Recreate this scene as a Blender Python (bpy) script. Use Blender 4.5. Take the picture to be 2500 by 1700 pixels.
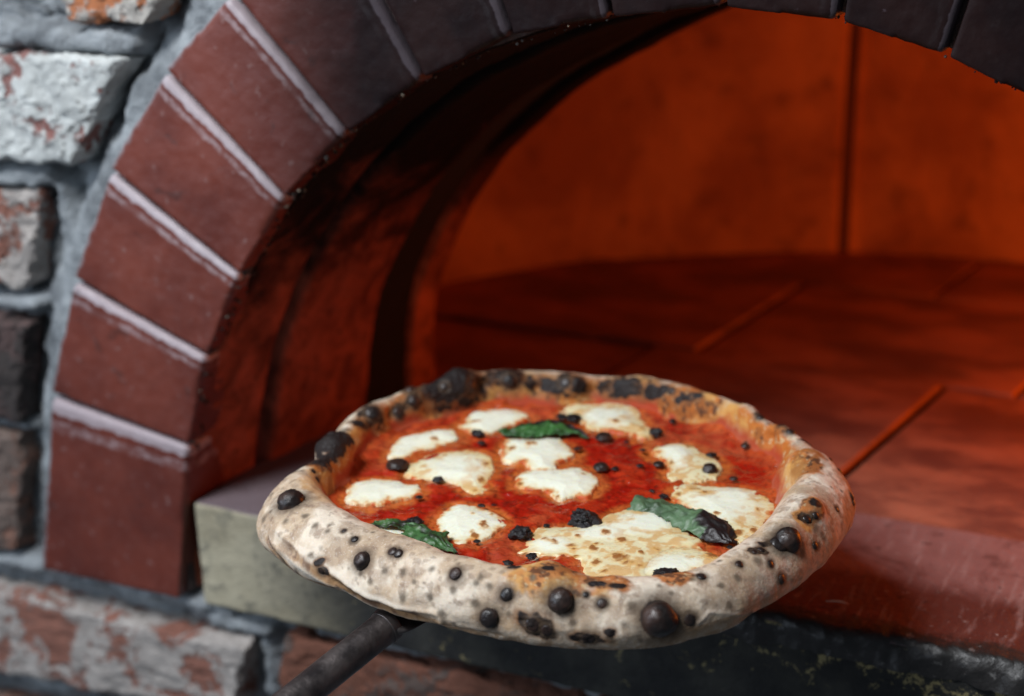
import bpy, math, numpy as np
from mathutils import Vector, Matrix
from mathutils.bvhtree import BVHTree
for o in list(bpy.data.objects): bpy.data.objects.remove(o)
scene = bpy.context.scene
COL = scene.collection

# ------------------------------------------------------------------ camera
CAM = np.array([0.36483, -0.9179, 0.52778]); YAW, PIT, ROL = 0.46392, 0.34928, -0.02899
F = 60/36*2500.0
cy_, sy_, cp_, sp_ = math.cos(YAW), math.sin(YAW), math.cos(PIT), math.sin(PIT)
FW = np.array([-sy_*cp_, cy_*cp_, -sp_]); R0 = np.array([cy_, sy_, 0.0]); U0 = np.cross(R0, FW)
RT = R0*math.cos(ROL)+U0*math.sin(ROL); UP = -R0*math.sin(ROL)+U0*math.cos(ROL)
cd = bpy.data.cameras.new('camera'); cam = bpy.data.objects.new('camera', cd); COL.objects.link(cam)
cd.lens = 60; cd.sensor_width = 36; cd.clip_start = 0.02; cd.clip_end = 50
cam.matrix_world = Matrix(((RT[0], UP[0], -FW[0], CAM[0]), (RT[1], UP[1], -FW[1], CAM[1]),
                           (RT[2], UP[2], -FW[2], CAM[2]), (0, 0, 0, 1)))
scene.camera = cam
cd.dof.use_dof = True; cd.dof.focus_distance = 0.935; cd.dof.aperture_fstop = 4.3

# ------------------------------------------------------------------ world, lamps, exposure
w = bpy.data.worlds.new('World'); scene.world = w; w.use_nodes = True
bg = w.node_tree.nodes['Background']; bg.inputs[0].default_value = (0.72, 0.84, 1.0, 1); bg.inputs[1].default_value = 0.11
def lamp(name, kind, loc, target, energy, color, size=0.3, size_y=None):
    l = bpy.data.lights.new(name, kind); o = bpy.data.objects.new(name, l); COL.objects.link(o)
    o.location = loc; l.energy = energy; l.color = color
    if kind == 'AREA':
        l.size = size
        if size_y: l.shape = 'RECTANGLE'; l.size_y = size_y
    else: l.shadow_soft_size = size
    if target is not None:
        o.rotation_euler = (Vector(target)-Vector(loc)).to_track_quat('-Z', 'Y').to_euler()
    return o
lamp('room_lamp', 'AREA', (-0.50, -0.88, 1.50), (-0.1, -0.05, 0.0), 33, (0.93, 0.96, 1.0), 0.5)
lamp('side_fill', 'AREA', (-1.5, -1.6, 0.75), (-0.25, 0, 0.05), 18, (0.72, 0.84, 1.0), 0.9)  # added cool fill for the facade and crust front, not a window
lamp('fire_glow', 'POINT', (0.40, 0.37, 0.15), None, 4.6, (1.0, 0.20, 0.012), 0.11)
scene.view_settings.view_transform = 'Standard'; scene.view_settings.look = 'None'
scene.view_settings.exposure = 0; scene.view_settings.gamma = 1
scene.render.engine = 'CYCLES'

# ------------------------------------------------------------------ helpers
def bp(q, ax, v):
    """the point of the plane axis=v that the photograph shows at q"""
    d = RT*(q[0]-1250)+UP*(850-q[1])+FW*F
    return CAM+d*((v-CAM[ax])/d[ax])
def proj(P):
    D = np.asarray(P)-CAM; z = D@FW
    return np.stack([1250+F*(D@RT)/z, 850-F*(D@UP)/z], -1)
def sstep(a, b, x):
    t = np.clip((x-a)/(b-a), 0, 1); return t*t*(3-2*t)
def _h(ix, iy, iz, s):
    n = (ix*374761393+iy*668265263+iz*2147483647+s*1274126177) & 0xffffffff
    n = ((n ^ (n >> 13))*1274126177) & 0xffffffff
    return ((n ^ (n >> 16)) & 0xffff)/65535.0
def vn(P, f, s=0):
    Q = np.asarray(P)*f; I = np.floor(Q).astype(np.int64); t = Q-I; t = t*t*t*(t*(t*6-15)+10); r = 0
    for a in (0, 1):
        for b in (0, 1):
            for c in (0, 1):
                wgt = (t[..., 0] if a else 1-t[..., 0])*(t[..., 1] if b else 1-t[..., 1])*(t[..., 2] if c else 1-t[..., 2])
                r = r+wgt*_h(I[..., 0]+a, I[..., 1]+b, I[..., 2]+c, s)
    return r
def fbm(P, f, o=4, s=0, g=0.5):
    a, t, r = 1.0, 0.0, 0
    for k in range(o):
        r = r+a*vn(P, f*2.03**k, s+k*7); t += a; a *= g
    return r/t
def make(name, V, Fc, mat, parent=None, smooth=True, cols=None, attrs=None, loc=None):
    V = np.asarray(V, float)
    me = bpy.data.meshes.new(name)
    if isinstance(Fc, np.ndarray):
        n = len(Fc); k = Fc.shape[1]
        me.vertices.add(len(V)); me.vertices.foreach_set('co', V.astype(np.float32).ravel())
        me.loops.add(n*k); me.loops.foreach_set('vertex_index', Fc.astype(np.int32).ravel())
        me.polygons.add(n); me.polygons.foreach_set('loop_start', np.arange(0, n*k, k, dtype=np.int32))
        me.polygons.foreach_set('loop_total', np.full(n, k, np.int32)); me.update(calc_edges=True); me.validate()
    else: me.from_pydata([tuple(v) for v in V], [], Fc)
    if smooth: me.polygons.foreach_set('use_smooth', [True]*len(me.polygons))
    if cols is not None:
        a = me.attributes.new('tint', 'FLOAT_COLOR', 'POINT')
        a.data.foreach_set('color', np.concatenate([cols, np.ones((len(cols), 1))], 1).astype(np.float32).ravel())
    for k, v in (attrs or {}).items():
        if v.ndim == 1:
            a = me.attributes.new(k, 'FLOAT', 'POINT'); a.data.foreach_set('value', v.astype(np.float32))
        else:
            a = me.attributes.new(k, 'FLOAT_VECTOR', 'POINT'); a.data.foreach_set('vector', v.astype(np.float32).ravel())
    me.materials.append(mat)
    o = bpy.data.objects.new(name, me); COL.objects.link(o)
    if parent: o.parent = parent
    return o
def empty(name, label=None, cat=None, kind=None, group=None):
    o = bpy.data.objects.new(name, None); COL.objects.link(o); o.empty_display_size = 0.02
    return tag(o, label, cat, kind, group)
def tag(o, label=None, cat=None, kind=None, group=None):
    if label: o['label'] = label
    if cat: o['category'] = cat
    if kind: o['kind'] = kind
    if group: o['group'] = group
    return o
def grid_faces(nu, nv, wrap_u=False):
    i = np.arange(nu if wrap_u else nu-1)[:, None]; j = np.arange(nv-1)[None, :]
    i2 = (i+1) % nu
    return np.stack([i*nv+j, i2*nv+j, i2*nv+j+1, i*nv+j+1], -1).reshape(-1, 4)
def catmull(P, n, closed=False):
    P = np.asarray(P, float); N = len(P)
    if closed: Q = np.concatenate([P[-1:], P, P[:2]]); segs = N
    else: Q = np.concatenate([P[:1]*2-P[1:2], P, P[-1:]*2-P[-2:-1]]); segs = N-1
    u = np.linspace(0, segs, n, endpoint=not closed); k = np.minimum(u.astype(int), segs-1); t = (u-k)[:, None]
    a, b, c, d = Q[k], Q[k+1], Q[k+2], Q[k+3]
    return 0.5*((2*b)+(c-a)*t+(2*a-5*b+4*c-d)*t*t+(3*b-a-3*c+d)*t**3)
# ---- material helper
class M:
    def __init__(s, name):
        s.m = bpy.data.materials.new(name); s.m.use_nodes = True; s.t = s.m.node_tree; s.n = s.t.nodes
        s.b = s.n['Principled BSDF']
    def new(s, k, **kw):
        n = s.n.new(k)
        for a, v in kw.items(): setattr(n, a, v)
        return n
    def link(s, a, b): s.t.links.new(a, b)
    def put(s, sock, v):
        if hasattr(v, 'is_linked') or isinstance(v, bpy.types.NodeSocket): s.link(v, sock)
        elif isinstance(v, (tuple, list)): sock.default_value = tuple(v)+((1,) if len(v) == 3 and sock.type == 'RGBA' else ())
        else: sock.default_value = v
    def set(s, **kw):
        for k, v in kw.items(): s.put(s.b.inputs[k.replace('_', ' ')], v)
        return s
    def obj(s): return s.new('ShaderNodeTexCoord').outputs['Object']
    def noise(s, scale, detail=4, rough=0.55, vec=None, dist=0):
        n = s.new('ShaderNodeTexNoise'); n.inputs['Scale'].default_value = scale; n.inputs['Detail'].default_value = detail
        n.inputs['Roughness'].default_value = rough; n.inputs['Distortion'].default_value = dist
        s.link(vec if vec is not None else s.obj(), n.inputs['Vector']); return n.outputs['Fac']
    def ramp(s, v, a, b, c0=0.0, c1=1.0):
        n = s.new('ShaderNodeMapRange'); n.interpolation_type = 'SMOOTHSTEP'
        s.put(n.inputs['Value'], v); n.inputs['From Min'].default_value = a; n.inputs['From Max'].default_value = b
        n.inputs['To Min'].default_value = c0; n.inputs['To Max'].default_value = c1; return n.outputs['Result']
    def mix(s, f, a, b, mode='MIX'):
        n = s.new('ShaderNodeMix'); n.data_type = 'RGBA'; n.blend_type = mode
        s.put(n.inputs['Factor'], f); s.put(n.inputs['A'] if False else n.inputs[6], a); s.put(n.inputs[7], b); return n.outputs[2]
    def math(s, op, a, b=0.0, c=None):
        n = s.new('ShaderNodeMath'); n.operation = op; s.put(n.inputs[0], a); s.put(n.inputs[1], b)
        if c is not None: s.put(n.inputs[2], c)
        return n.outputs[0]
    def attr(s, name, out='Color'):
        n = s.new('ShaderNodeAttribute'); n.attribute_name = name; return n.outputs[out]
    def xyz(s, v):
        n = s.new('ShaderNodeSeparateXYZ'); s.link(v, n.inputs[0]); return n.outputs
    def bump(s, h, dist, strength=1.0, prev=None):
        n = s.new('ShaderNodeBump'); n.inputs['Distance'].default_value = dist; n.inputs['Strength'].default_value = strength
        s.link(h, n.inputs['Height'])
        if prev is not None: s.link(prev, n.inputs['Normal'])
        s.link(n.outputs[0], s.b.inputs['Normal']); return n.outputs[0]

# ------------------------------------------------------------------ materials
def mat_old_brick(name, face, brick, cover, seed):
    m = M(name); o = m.new('ShaderNodeVectorMath'); o.operation = 'ADD'; m.link(m.obj(), o.inputs[0]); o.inputs[1].default_value = (seed*3.1, seed*1.7, seed)
    v = o.outputs[0]
    big = m.noise(22, 5, 0.6, v, 0.6); small = m.noise(160, 4, 0.6, v)
    s = m.math('ADD', m.math('MULTIPLY', big, 0.75), m.math('MULTIPLY', small, 0.25))
    f = m.ramp(s, cover-0.025, cover+0.025)
    bc = m.mix(m.noise(60, 3, 0.5, v), tuple(c*0.6 for c in brick), tuple(min(1, c*1.35) for c in brick))
    fc = m.mix(m.ramp(m.noise(45, 5, 0.65, v), 0.35, 0.65), tuple(c*0.68 for c in face), face)
    c = m.mix(f, fc, bc)
    pit = m.ramp(m.noise(210, 2, 0.5, v), 0.66, 0.75)
    c = m.mix(m.math('MULTIPLY', pit, 0.8), c, (0.05, 0.035, 0.03))
    m.set(Base_Color=c, Roughness=0.88)
    hgt = m.math('ADD', m.math('MULTIPLY', f, -0.5), m.math('MULTIPLY', m.noise(300, 5, 0.7, v), 0.7))
    m.bump(hgt, 0.0022); return m.m
BR = {
 'white': mat_old_brick('whitewashed_brick', (0.58, 0.60, 0.58), (0.23, 0.10, 0.085), 0.56, 1),
 'orange': mat_old_brick('orange_brick', (0.45, 0.42, 0.38), (0.42, 0.15, 0.06), 0.515, 2),
 'pink': mat_old_brick('pink_washed_brick', (0.42, 0.38, 0.35), (0.24, 0.10, 0.07), 0.53, 7),
 'dark': mat_old_brick('dark_clinker_brick', (0.045, 0.035, 0.032), (0.09, 0.055, 0.05), 0.5, 4),
 'grey': mat_old_brick('grey_brown_brick', (0.16, 0.115, 0.095), (0.20, 0.10, 0.07), 0.53, 5),
 'red': mat_old_brick('sooty_red_brick', (0.11, 0.075, 0.062), (0.15, 0.055, 0.032), 0.47, 6)}
m = M('mortar'); n1 = m.noise(28, 5, 0.6); n2 = m.noise(190, 5, 0.7)
c = m.mix(m.ramp(n1, 0.32, 0.68), (0.13, 0.142, 0.152), (0.32, 0.345, 0.36))
c = m.mix(m.math('MULTIPLY', m.ramp(n2, 0.55, 0.72), 0.6), c, (0.09, 0.11, 0.13))
m.set(Base_Color=c, Roughness=0.92); m.bump(m.math('ADD', n2, m.math('MULTIPLY', m.noise(60, 4), 1.2)), 0.003); MORTAR = m.m

m = M('glazed_arch_brick'); oi = m.new('ShaderNodeObjectInfo').outputs['Random']; uv = m.xyz(m.attr('buv', 'Vector')); ob = m.obj(); xyz = m.xyz(ob)
n1 = m.noise(14, 5, 0.6); n2 = m.noise(130, 4, 0.6); n3 = m.noise(420, 2, 0.6)
c = m.mix(m.ramp(n1, 0.3, 0.7), (0.110, 0.022, 0.014), (0.180, 0.041, 0.025))
c = m.mix(m.math('MULTIPLY', m.ramp(n2, 0.63, 0.72), 0.4), c, (0.30, 0.19, 0.18))
c = m.mix(m.math('MULTIPLY', m.ramp(n3, 0.68, 0.76), 0.5), c, (0.04, 0.02, 0.018))
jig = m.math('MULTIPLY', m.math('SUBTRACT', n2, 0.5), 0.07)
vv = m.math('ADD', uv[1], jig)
st = m.math('MULTIPLY', m.ramp(vv, 0.825, 0.85), m.ramp(vv, 0.885, 0.895, 1, 0))       # mortar residue along the arris, with a bevel reflection painted in
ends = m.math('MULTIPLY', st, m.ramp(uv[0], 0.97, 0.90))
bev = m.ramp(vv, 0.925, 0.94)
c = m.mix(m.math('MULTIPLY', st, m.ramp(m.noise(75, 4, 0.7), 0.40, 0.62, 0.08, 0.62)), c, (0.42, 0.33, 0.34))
c = m.mix(m.math('MULTIPLY', bev, 0.75), c, (0.46, 0.42, 0.45))  # bevel painted paler, the edge highlight put into its colour
pin = m.math('MULTIPLY', m.ramp(m.math('ADD', uv[0], m.math('MULTIPLY', n2, 0.08)), 0.07, 0.035), 0.65)
c = m.mix(pin, c, (0.30, 0.32, 0.34))                                              # mortar smeared on the outer end
c = m.mix(m.math('MULTIPLY', oi, 0.45), c, m.mix(1.0, c, (0.72, 0.62, 0.62), 'MULTIPLY'))
c = m.mix(m.math('MULTIPLY', m.ramp(m.noise(30, 6, 0.7, None, 1.5), 0.60, 0.68), 0.45), c, (0.035, 0.016, 0.014))
soot = m.ramp(m.math('ADD', xyz[0], m.math('MULTIPLY', m.math('SUBTRACT', n1, 0.5), 0.12)), -0.30, -0.185)
sc = m.mix(m.ramp(n1, 0.35, 0.7), (0.004, 0.004, 0.005), (0.012, 0.007, 0.007))
sc = m.mix(m.math('MULTIPLY', m.math('MAXIMUM', bev, m.ramp(m.noise(70, 5, 0.7), 0.66, 0.72)), 0.5), sc, (0.07, 0.055, 0.065))  # same highlight painted on the sooty bevels, with random pale scuffs
c = m.mix(m.math('MULTIPLY', soot, 0.96), c, sc)
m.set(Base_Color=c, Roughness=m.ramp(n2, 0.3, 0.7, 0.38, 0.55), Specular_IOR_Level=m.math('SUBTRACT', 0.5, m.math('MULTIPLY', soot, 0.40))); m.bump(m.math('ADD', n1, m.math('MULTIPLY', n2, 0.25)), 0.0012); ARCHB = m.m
m = M('arch_joint'); m.set(Base_Color=m.mix(m.noise(200), (0.03, 0.02, 0.02), (0.10, 0.07, 0.065)), Roughness=0.95); m.bump(m.noise(400), 0.001); JOINT = m.m
m = M('crumbly_grout'); m.set(Base_Color=m.mix(m.ramp(m.noise(260, 3), 0.52, 0.62), (0.012, 0.010, 0.009), (0.20, 0.165, 0.12)), Roughness=0.95); m.bump(m.noise(500), 0.002); CRUMB = m.m

def mat_lining(name, red, soot_shade):
    m = M(name); xyz = m.xyz(m.obj()); n1 = m.noise(13, 6, 0.65, None, 1.2); n2 = m.noise(34, 5, 0.65, None, 0.6); n3 = m.noise(120, 3)
    c = m.mix(m.ramp(n2, 0.3, 0.7), tuple(v*0.35 for v in red), tuple(v*1.15 for v in red))
    c = m.mix(m.math('MULTIPLY', m.ramp(n3, 0.64, 0.72), 0.8), c, (0.03, 0.02, 0.015))
    z = m.math('ADD', xyz[2], m.math('MULTIPLY', m.math('SUBTRACT', n1, 0.5), soot_shade))
    c = m.mix(m.ramp(z, 0.05, 0.26), c, (0.002, 0.0015, 0.0015))  # blackens upwards: soot, with the shadow under the crown painted in
    m.set(Base_Color=c, Roughness=0.85, Specular_IOR_Level=0.12); m.bump(m.math('ADD', n2, n3), 0.002); return m.m
LINING = mat_lining('scorched_lining', (0.34, 0.095, 0.055), 0.32)
LINING2 = mat_lining('scorched_inner_lining', (0.42, 0.12, 0.05), 0.16)
m = M('sooty_iron'); m.set(Base_Color=m.mix(m.noise(60), (0.012, 0.012, 0.013), (0.022, 0.018, 0.017)), Roughness=0.9, Specular_IOR_Level=0.15); m.bump(m.noise(150), 0.001); IRON = m.m
m = M('soot_black'); m.set(Base_Color=(0.006, 0.005, 0.005), Roughness=0.95, Specular_IOR_Level=0.05); SOOT = m.m
m = M('fired_dome_clay'); n1 = m.noise(7, 5, 0.62, None, 0.3); n2 = m.noise(26, 4, 0.6)
c = m.mix(m.ramp(n1, 0.33, 0.62), (0.32, 0.11, 0.042), (0.52, 0.21, 0.08))
c = m.mix(m.math('MULTIPLY', m.ramp(n2, 0.55, 0.70), 0.5), c, (0.12, 0.042, 0.018)); m.set(Base_Color=c, Roughness=0.95); m.bump(n2, 0.006); DOME = m.m
m = M('clay_joint'); m.set(Base_Color=(0.13, 0.045, 0.02), Roughness=0.95); CLAYJ = m.m
m = M('oven_floor_tile'); n1 = m.noise(6, 5, 0.6, None, 0.4)
mp = m.new('ShaderNodeMapping'); mp.inputs['Scale'].default_value = (8, 15, 5); mp.inputs['Rotation'].default_value = (0, 0, 0.25); m.link(m.obj(), mp.inputs['Vector'])
n2 = m.noise(1, 5, 0.65, mp.outputs[0]); n3 = m.noise(170, 3, 0.6)
c = m.mix(m.ramp(n2, 0.38, 0.62), (0.15, 0.048, 0.034), (0.34, 0.115, 0.065))
c = m.mix(m.math('MULTIPLY', m.ramp(n1, 0.45, 0.65), 0.6), c, (0.07, 0.025, 0.02))
c = m.mix(m.math('MULTIPLY', m.ramp(n3, 0.66, 0.73), 0.7), c, (0.03, 0.02, 0.02)); m.set(Base_Color=c, Roughness=m.ramp(n2, 0.3, 0.7, 0.42, 0.7)); m.bump(n3, 0.0008); FLOOR = m.m
m = M('hearth_lip_tile'); xyz = m.xyz(m.obj()); n1 = m.noise(10, 5, 0.6, None, 0.5); n3 = m.noise(230, 3, 0.6)
mp = m.new('ShaderNodeMapping'); mp.inputs['Scale'].default_value = (60, 9, 20); mp.inputs['Rotation'].default_value = (0, 0, -0.2); m.link(m.obj(), mp.inputs['Vector'])
n2 = m.noise(2.2, 5, 0.7, mp.outputs[0], 0.5)
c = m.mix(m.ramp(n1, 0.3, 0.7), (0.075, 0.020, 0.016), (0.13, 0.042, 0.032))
lit_band = m.ramp(m.math('ADD', xyz[1], m.math('MULTIPLY', m.math('SUBTRACT', m.noise(13, 4, 0.6), 0.5), 0.06)), 0.055, 0.085)
c = m.mix(m.math('MULTIPLY', lit_band, m.ramp(n1, 0.25, 0.7, 0.55, 1.0)), c, (0.27, 0.135, 0.125))  # lit strip painted as a paler pink band behind the dark front
c = m.mix(m.math('MULTIPLY', m.ramp(n2, 0.52, 0.70), 0.42), c, (0.36, 0.25, 0.24))
c = m.mix(m.math('MULTIPLY', m.ramp(n3, 0.65, 0.73), 0.75), c, (0.35, 0.28, 0.26))
c = m.mix(m.math('MULTIPLY', m.ramp(m.noise(95, 5, 0.7), 0.62, 0.68), 0.8), c, (0.025, 0.012, 0.012))
c = m.mix(m.math('MULTIPLY', m.ramp(m.noise(24, 5, 0.7, None, 1.0), 0.50, 0.66), 0.55), c, (0.07, 0.020, 0.016))
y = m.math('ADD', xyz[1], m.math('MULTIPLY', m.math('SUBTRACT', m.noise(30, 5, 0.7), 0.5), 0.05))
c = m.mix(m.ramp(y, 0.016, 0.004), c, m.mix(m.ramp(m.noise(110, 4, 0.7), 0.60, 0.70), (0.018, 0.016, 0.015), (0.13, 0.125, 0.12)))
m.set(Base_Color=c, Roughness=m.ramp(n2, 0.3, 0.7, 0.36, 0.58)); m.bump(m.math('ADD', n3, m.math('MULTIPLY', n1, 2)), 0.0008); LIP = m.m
m = M('hearth_stone'); xyz = m.xyz(m.obj()); n1 = m.noise(16, 5, 0.65); n2 = m.noise(90, 5, 0.7); n3 = m.noise(75, 6, 0.75, None, 0.3)
c = m.mix(m.ramp(n1, 0.3, 0.7), (0.28, 0.245, 0.165), (0.46, 0.415, 0.30))
c = m.mix(m.math('MULTIPLY', m.ramp(n2, 0.50, 0.66), 0.65), c, (0.12, 0.115, 0.09))
x = m.math('ADD', xyz[0], m.math('MULTIPLY', m.math('SUBTRACT', n1, 0.5), 0.14))
nz = m.math('ADD', n3, m.math('MULTIPLY', m.math('MULTIPLY', m.ramp(xyz[2], -0.05, -0.012), m.ramp(xyz[0], -0.02, 0.16)), 0.125))
sc = m.mix(m.ramp(nz, 0.60, 0.68), m.mix(m.ramp(n1, 0.4, 0.65), (0.008, 0.008, 0.008), (0.030, 0.029, 0.024)), (0.27, 0.22, 0.10))
sc = m.mix(m.math('MULTIPLY', m.ramp(m.noise(70, 5, 0.75), 0.63, 0.70), m.ramp(xyz[2], -0.035, -0.005)), sc, (0.24, 0.26, 0.29))
c = m.mix(m.ramp(x, -0.33, -0.21), c, sc)
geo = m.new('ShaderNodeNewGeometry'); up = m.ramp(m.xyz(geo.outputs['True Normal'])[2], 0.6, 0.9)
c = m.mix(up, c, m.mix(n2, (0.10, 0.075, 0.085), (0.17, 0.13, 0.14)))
m.set(Base_Color=c, Roughness=0.8); m.bump(m.math('ADD', n2, n1), 0.002); STONE = m.m
m = M('blackened_steel'); mp = m.new('ShaderNodeMapping'); mp.inputs['Scale'].default_value = (20, 20, 20); m.link(m.obj(), mp.inputs['Vector'])
n1 = m.noise(55, 5, 0.6); n2 = m.noise(400, 3)
m.set(Base_Color=m.mix(m.ramp(n1, 0.35, 0.65), (0.05, 0.042, 0.042), (0.13, 0.11, 0.105)), Metallic=0.75, Roughness=m.ramp(n1, 0.3, 0.7, 0.28, 0.5)); m.bump(n2, 0.0003); STEEL = m.m

m = M('baked_dough'); t = m.attr('tint'); ch = m.attr('char', 'Fac'); n2 = m.noise(260, 5, 0.7); n3 = m.noise(900, 3, 0.6)
c = m.mix(m.ramp(n2, 0.25, 0.75, 0.0, 0.35), t, m.mix(1.0, t, (0.62, 0.52, 0.46), 'MULTIPLY'))
fl = m.math('MULTIPLY', m.ramp(n3, 0.56, 0.70), m.math('MULTIPLY', m.attr('flour', 'Fac'), 0.45))
c = m.mix(fl, c, (0.74, 0.68, 0.62))
m.set(Base_Color=c, Roughness=m.math('SUBTRACT', 0.78, m.math('MULTIPLY', ch, 0.20)), Specular_IOR_Level=m.math('SUBTRACT', 0.4, m.math('MULTIPLY', ch, 0.15)), Subsurface_Weight=0.06, Subsurface_Radius=(0.004, 0.002, 0.001), Subsurface_Scale=1.0)
m.bump(m.math('ADD', m.math('MULTIPLY', n2, 1.0), m.math('MULTIPLY', n3, 0.35)), 0.0006, 0.8); DOUGH = m.m
m = M('charred_blister'); n2 = m.noise(500, 4, 0.6); n1 = m.noise(90, 3, 0.5)
m.set(Base_Color=m.mix(m.ramp(n1, 0.35, 0.7), (0.012, 0.008, 0.007), (0.045, 0.022, 0.015)), Roughness=m.ramp(n2, 0.3, 0.7, 0.33, 0.5)); m.bump(n2, 0.0003); CHAR = m.m
m = M('burnt_crumb'); n2 = m.noise(420, 5, 0.7)
m.set(Base_Color=(0.010, 0.008, 0.009), Roughness=0.34); m.bump(n2, 0.0012); BURNT = m.m
m = M('tomato_sauce'); t = m.attr('tint'); n2 = m.noise(260, 3, 0.5); n1 = m.noise(95, 3, 0.5, None, 0.5)
c = m.mix(m.ramp(n1, 0.35, 0.7), t, m.mix(1.0, t, (0.80, 0.62, 0.7), 'MULTIPLY'))
m.set(Base_Color=c, Roughness=m.ramp(n1, 0.3, 0.7, 0.10, 0.26), Coat_Weight=0.35, Coat_Roughness=0.08, Subsurface_Weight=0.15, Subsurface_Radius=(0.004, 0.001, 0.0005), Subsurface_Scale=1.0, Specular_IOR_Level=0.4)
m.bump(m.math('ADD', m.math('MULTIPLY', n1, 2.0), m.math('MULTIPLY', n2, 0.6)), 0.0012); SAUCE = m.m
m = M('melted_mozzarella'); t = m.attr('tint'); n1 = m.noise(110, 4, 0.6, None, 0.4); n2 = m.noise(500, 3)
m.set(Base_Color=t, Roughness=m.ramp(n1, 0.3, 0.7, 0.20, 0.38), Subsurface_Weight=0.35, Subsurface_Radius=(0.006, 0.005, 0.003), Subsurface_Scale=1.0, Specular_IOR_Level=0.35)
m.bump(m.math('ADD', m.math('MULTIPLY', n1, 1.0), m.math('MULTIPLY', n2, 0.15)), 0.0002); CHEESE = m.m
m = M('basil'); t = m.attr('tint'); n1 = m.noise(260, 4, 0.6)
m.set(Base_Color=m.mix(m.ramp(n1, 0.3, 0.7, 0, 0.5), t, m.mix(1.0, t, (0.6, 0.6, 0.5), 'MULTIPLY')), Roughness=0.45, Subsurface_Weight=0.05, Subsurface_Radius=(0.001, 0.002, 0.001)); m.bump(n1, 0.0006); BASIL = m.m
m = M('pale_straw'); m.set(Base_Color=(0.55, 0.38, 0.28), Roughness=0.7); STRAW = m.m

# ------------------------------------------------------------------ arch geometry
ACX, ACZ, R1, R2 = 0.06562, -0.05442, 0.43, 0.5457
def ring_fn(pts, y, Rdef):
    A = []
    for q in pts:
        P = bp(q, 1, y); A.append((math.atan2(P[2]-ACZ, P[0]-ACX), math.hypot(P[0]-ACX, P[2]-ACZ)))
    A.sort(); a = np.array([x[0] for x in A]); r = np.array([x[1] for x in A])
    return lambda th: np.interp(th, np.r_[a[0]-0.5, a, a[-1]+0.05], np.r_[Rdef if Rdef else r[0], r, r[-1]])
RIM = [(465, 1200), (482, 1105), (525, 888), (605, 687), (718, 492), (870, 322), (1055, 187), (1240, 112), (1500, 42), (1800, 8), (1960, 22), (2150, 65), (2350, 140), (2495, 222)]
r_front = ring_fn(RIM, 0.0, 0.43)
YM = 0.283
MOUTH = [(1062, 930), (1058, 830), (1066, 723), (1127, 551), (1210, 413), (1313, 303), (1423, 207), (1588, 114), (1726, 41), (1830, 2)]
r_mouth = ring_fn(MOUTH, YM, 0.46)
for q in MOUTH:
    P = bp(q, 1, YM); print('mouth', q, np.round(P, 3), round(math.hypot(P[0]-ACX, P[2]-ACZ), 3))

# ------------------------------------------------------------------ rounded brick builder
def rounded_brick(name, quad, y0, depth, mat, parent, n=(26, 16, 5), r_top=0.003, r_oth=0.0025, rough=0.0005, seed=0, freq=45):
    """quad: outer-top, inner-top, inner-bottom, outer-bottom (3-D on the front plane)"""
    q = [np.array(p, float) for p in quad]
    L = (np.linalg.norm(q[1]-q[0])+np.linalg.norm(q[2]-q[3]))/2; T = (np.linalg.norm(q[0]-q[3])+np.linalg.norm(q[1]-q[2]))/2
    h = np.array([L, T, depth])/2
    nu, nv, nw = n; V = []; Fs = []; off = 0
    def dens(k, rr, hh):
        e = np.linspace(-1, 1, k); b = 1-2*rr/hh if hh > 2*rr else 0.5
        return np.unique(np.round(np.concatenate([e*b, np.linspace(b, 1, 6), -np.linspace(b, 1, 6)]), 5))
    U = dens(nu, r_oth, h[0]); Vv = dens(nv, max(r_top, r_oth), h[1]); Wd = dens(nw, max(r_top, r_oth), h[2])
    def face(a, b, fix, sgn):
        nonlocal off
        A, B = np.meshgrid(a[1], b[1], indexing='ij'); P = np.zeros(A.shape+(3,))
        P[..., a[0]] = A; P[..., b[0]] = B; P[..., fix] = sgn
        V.append(P.reshape(-1, 3)); Fs.append(grid_faces(len(a[1]), len(b[1]))[:, ::(1 if sgn > 0 else -1)]+off); off += P.shape[0]*P.shape[1]
    face((0, U), (1, Vv), 2, 1)
    face((1, Vv), (2, Wd), 0, 1); face((1, Vv), (2, Wd), 0, -1)
    face((2, Wd), (0, U), 1, 1); face((2, Wd), (0, U), 1, -1)
    P = np.concatenate(V); Fa = np.concatenate(Fs)
    p = P*h; r = np.where((P[:, 1] > 0), r_top, r_oth)[:, None]
    c = np.clip(p, -(h-r), h-r); d = p-c; ln = np.linalg.norm(d, axis=1, keepdims=True)
    p = c+np.where(ln > 1e-9, d/np.maximum(ln, 1e-9)*r, 0)
    u = (p[:, 0]/h[0]+1)/2; v = (p[:, 1]/h[1]+1)/2; wz = p[:, 2]
    top = q[0][None]*(1-u)[:, None]+q[1][None]*u[:, None]; bot = q[3][None]*(1-u)[:, None]+q[2][None]*u[:, None]
    W = top*v[:, None]+bot*(1-v)[:, None]; W[:, 1] = y0+depth/2-wz
    nn = np.stack([fbm(W+11*k+seed, freq, 4, seed+k*31)-0.5 for k in range(3)], -1)
    nf = np.stack([fbm(W+5*k+seed, freq*4, 3, seed+k*17)-0.5 for k in range(3)], -1)
    W = W+nn*rough*4*np.array([1, 0.6, 1])+nf*rough*1.6
    o = make(name, W, Fa, mat, parent, attrs={'buv': np.stack([(P[:, 0]+1)/2, (P[:, 1]*0.5+0.5), wz], -1)})
    return o

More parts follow.
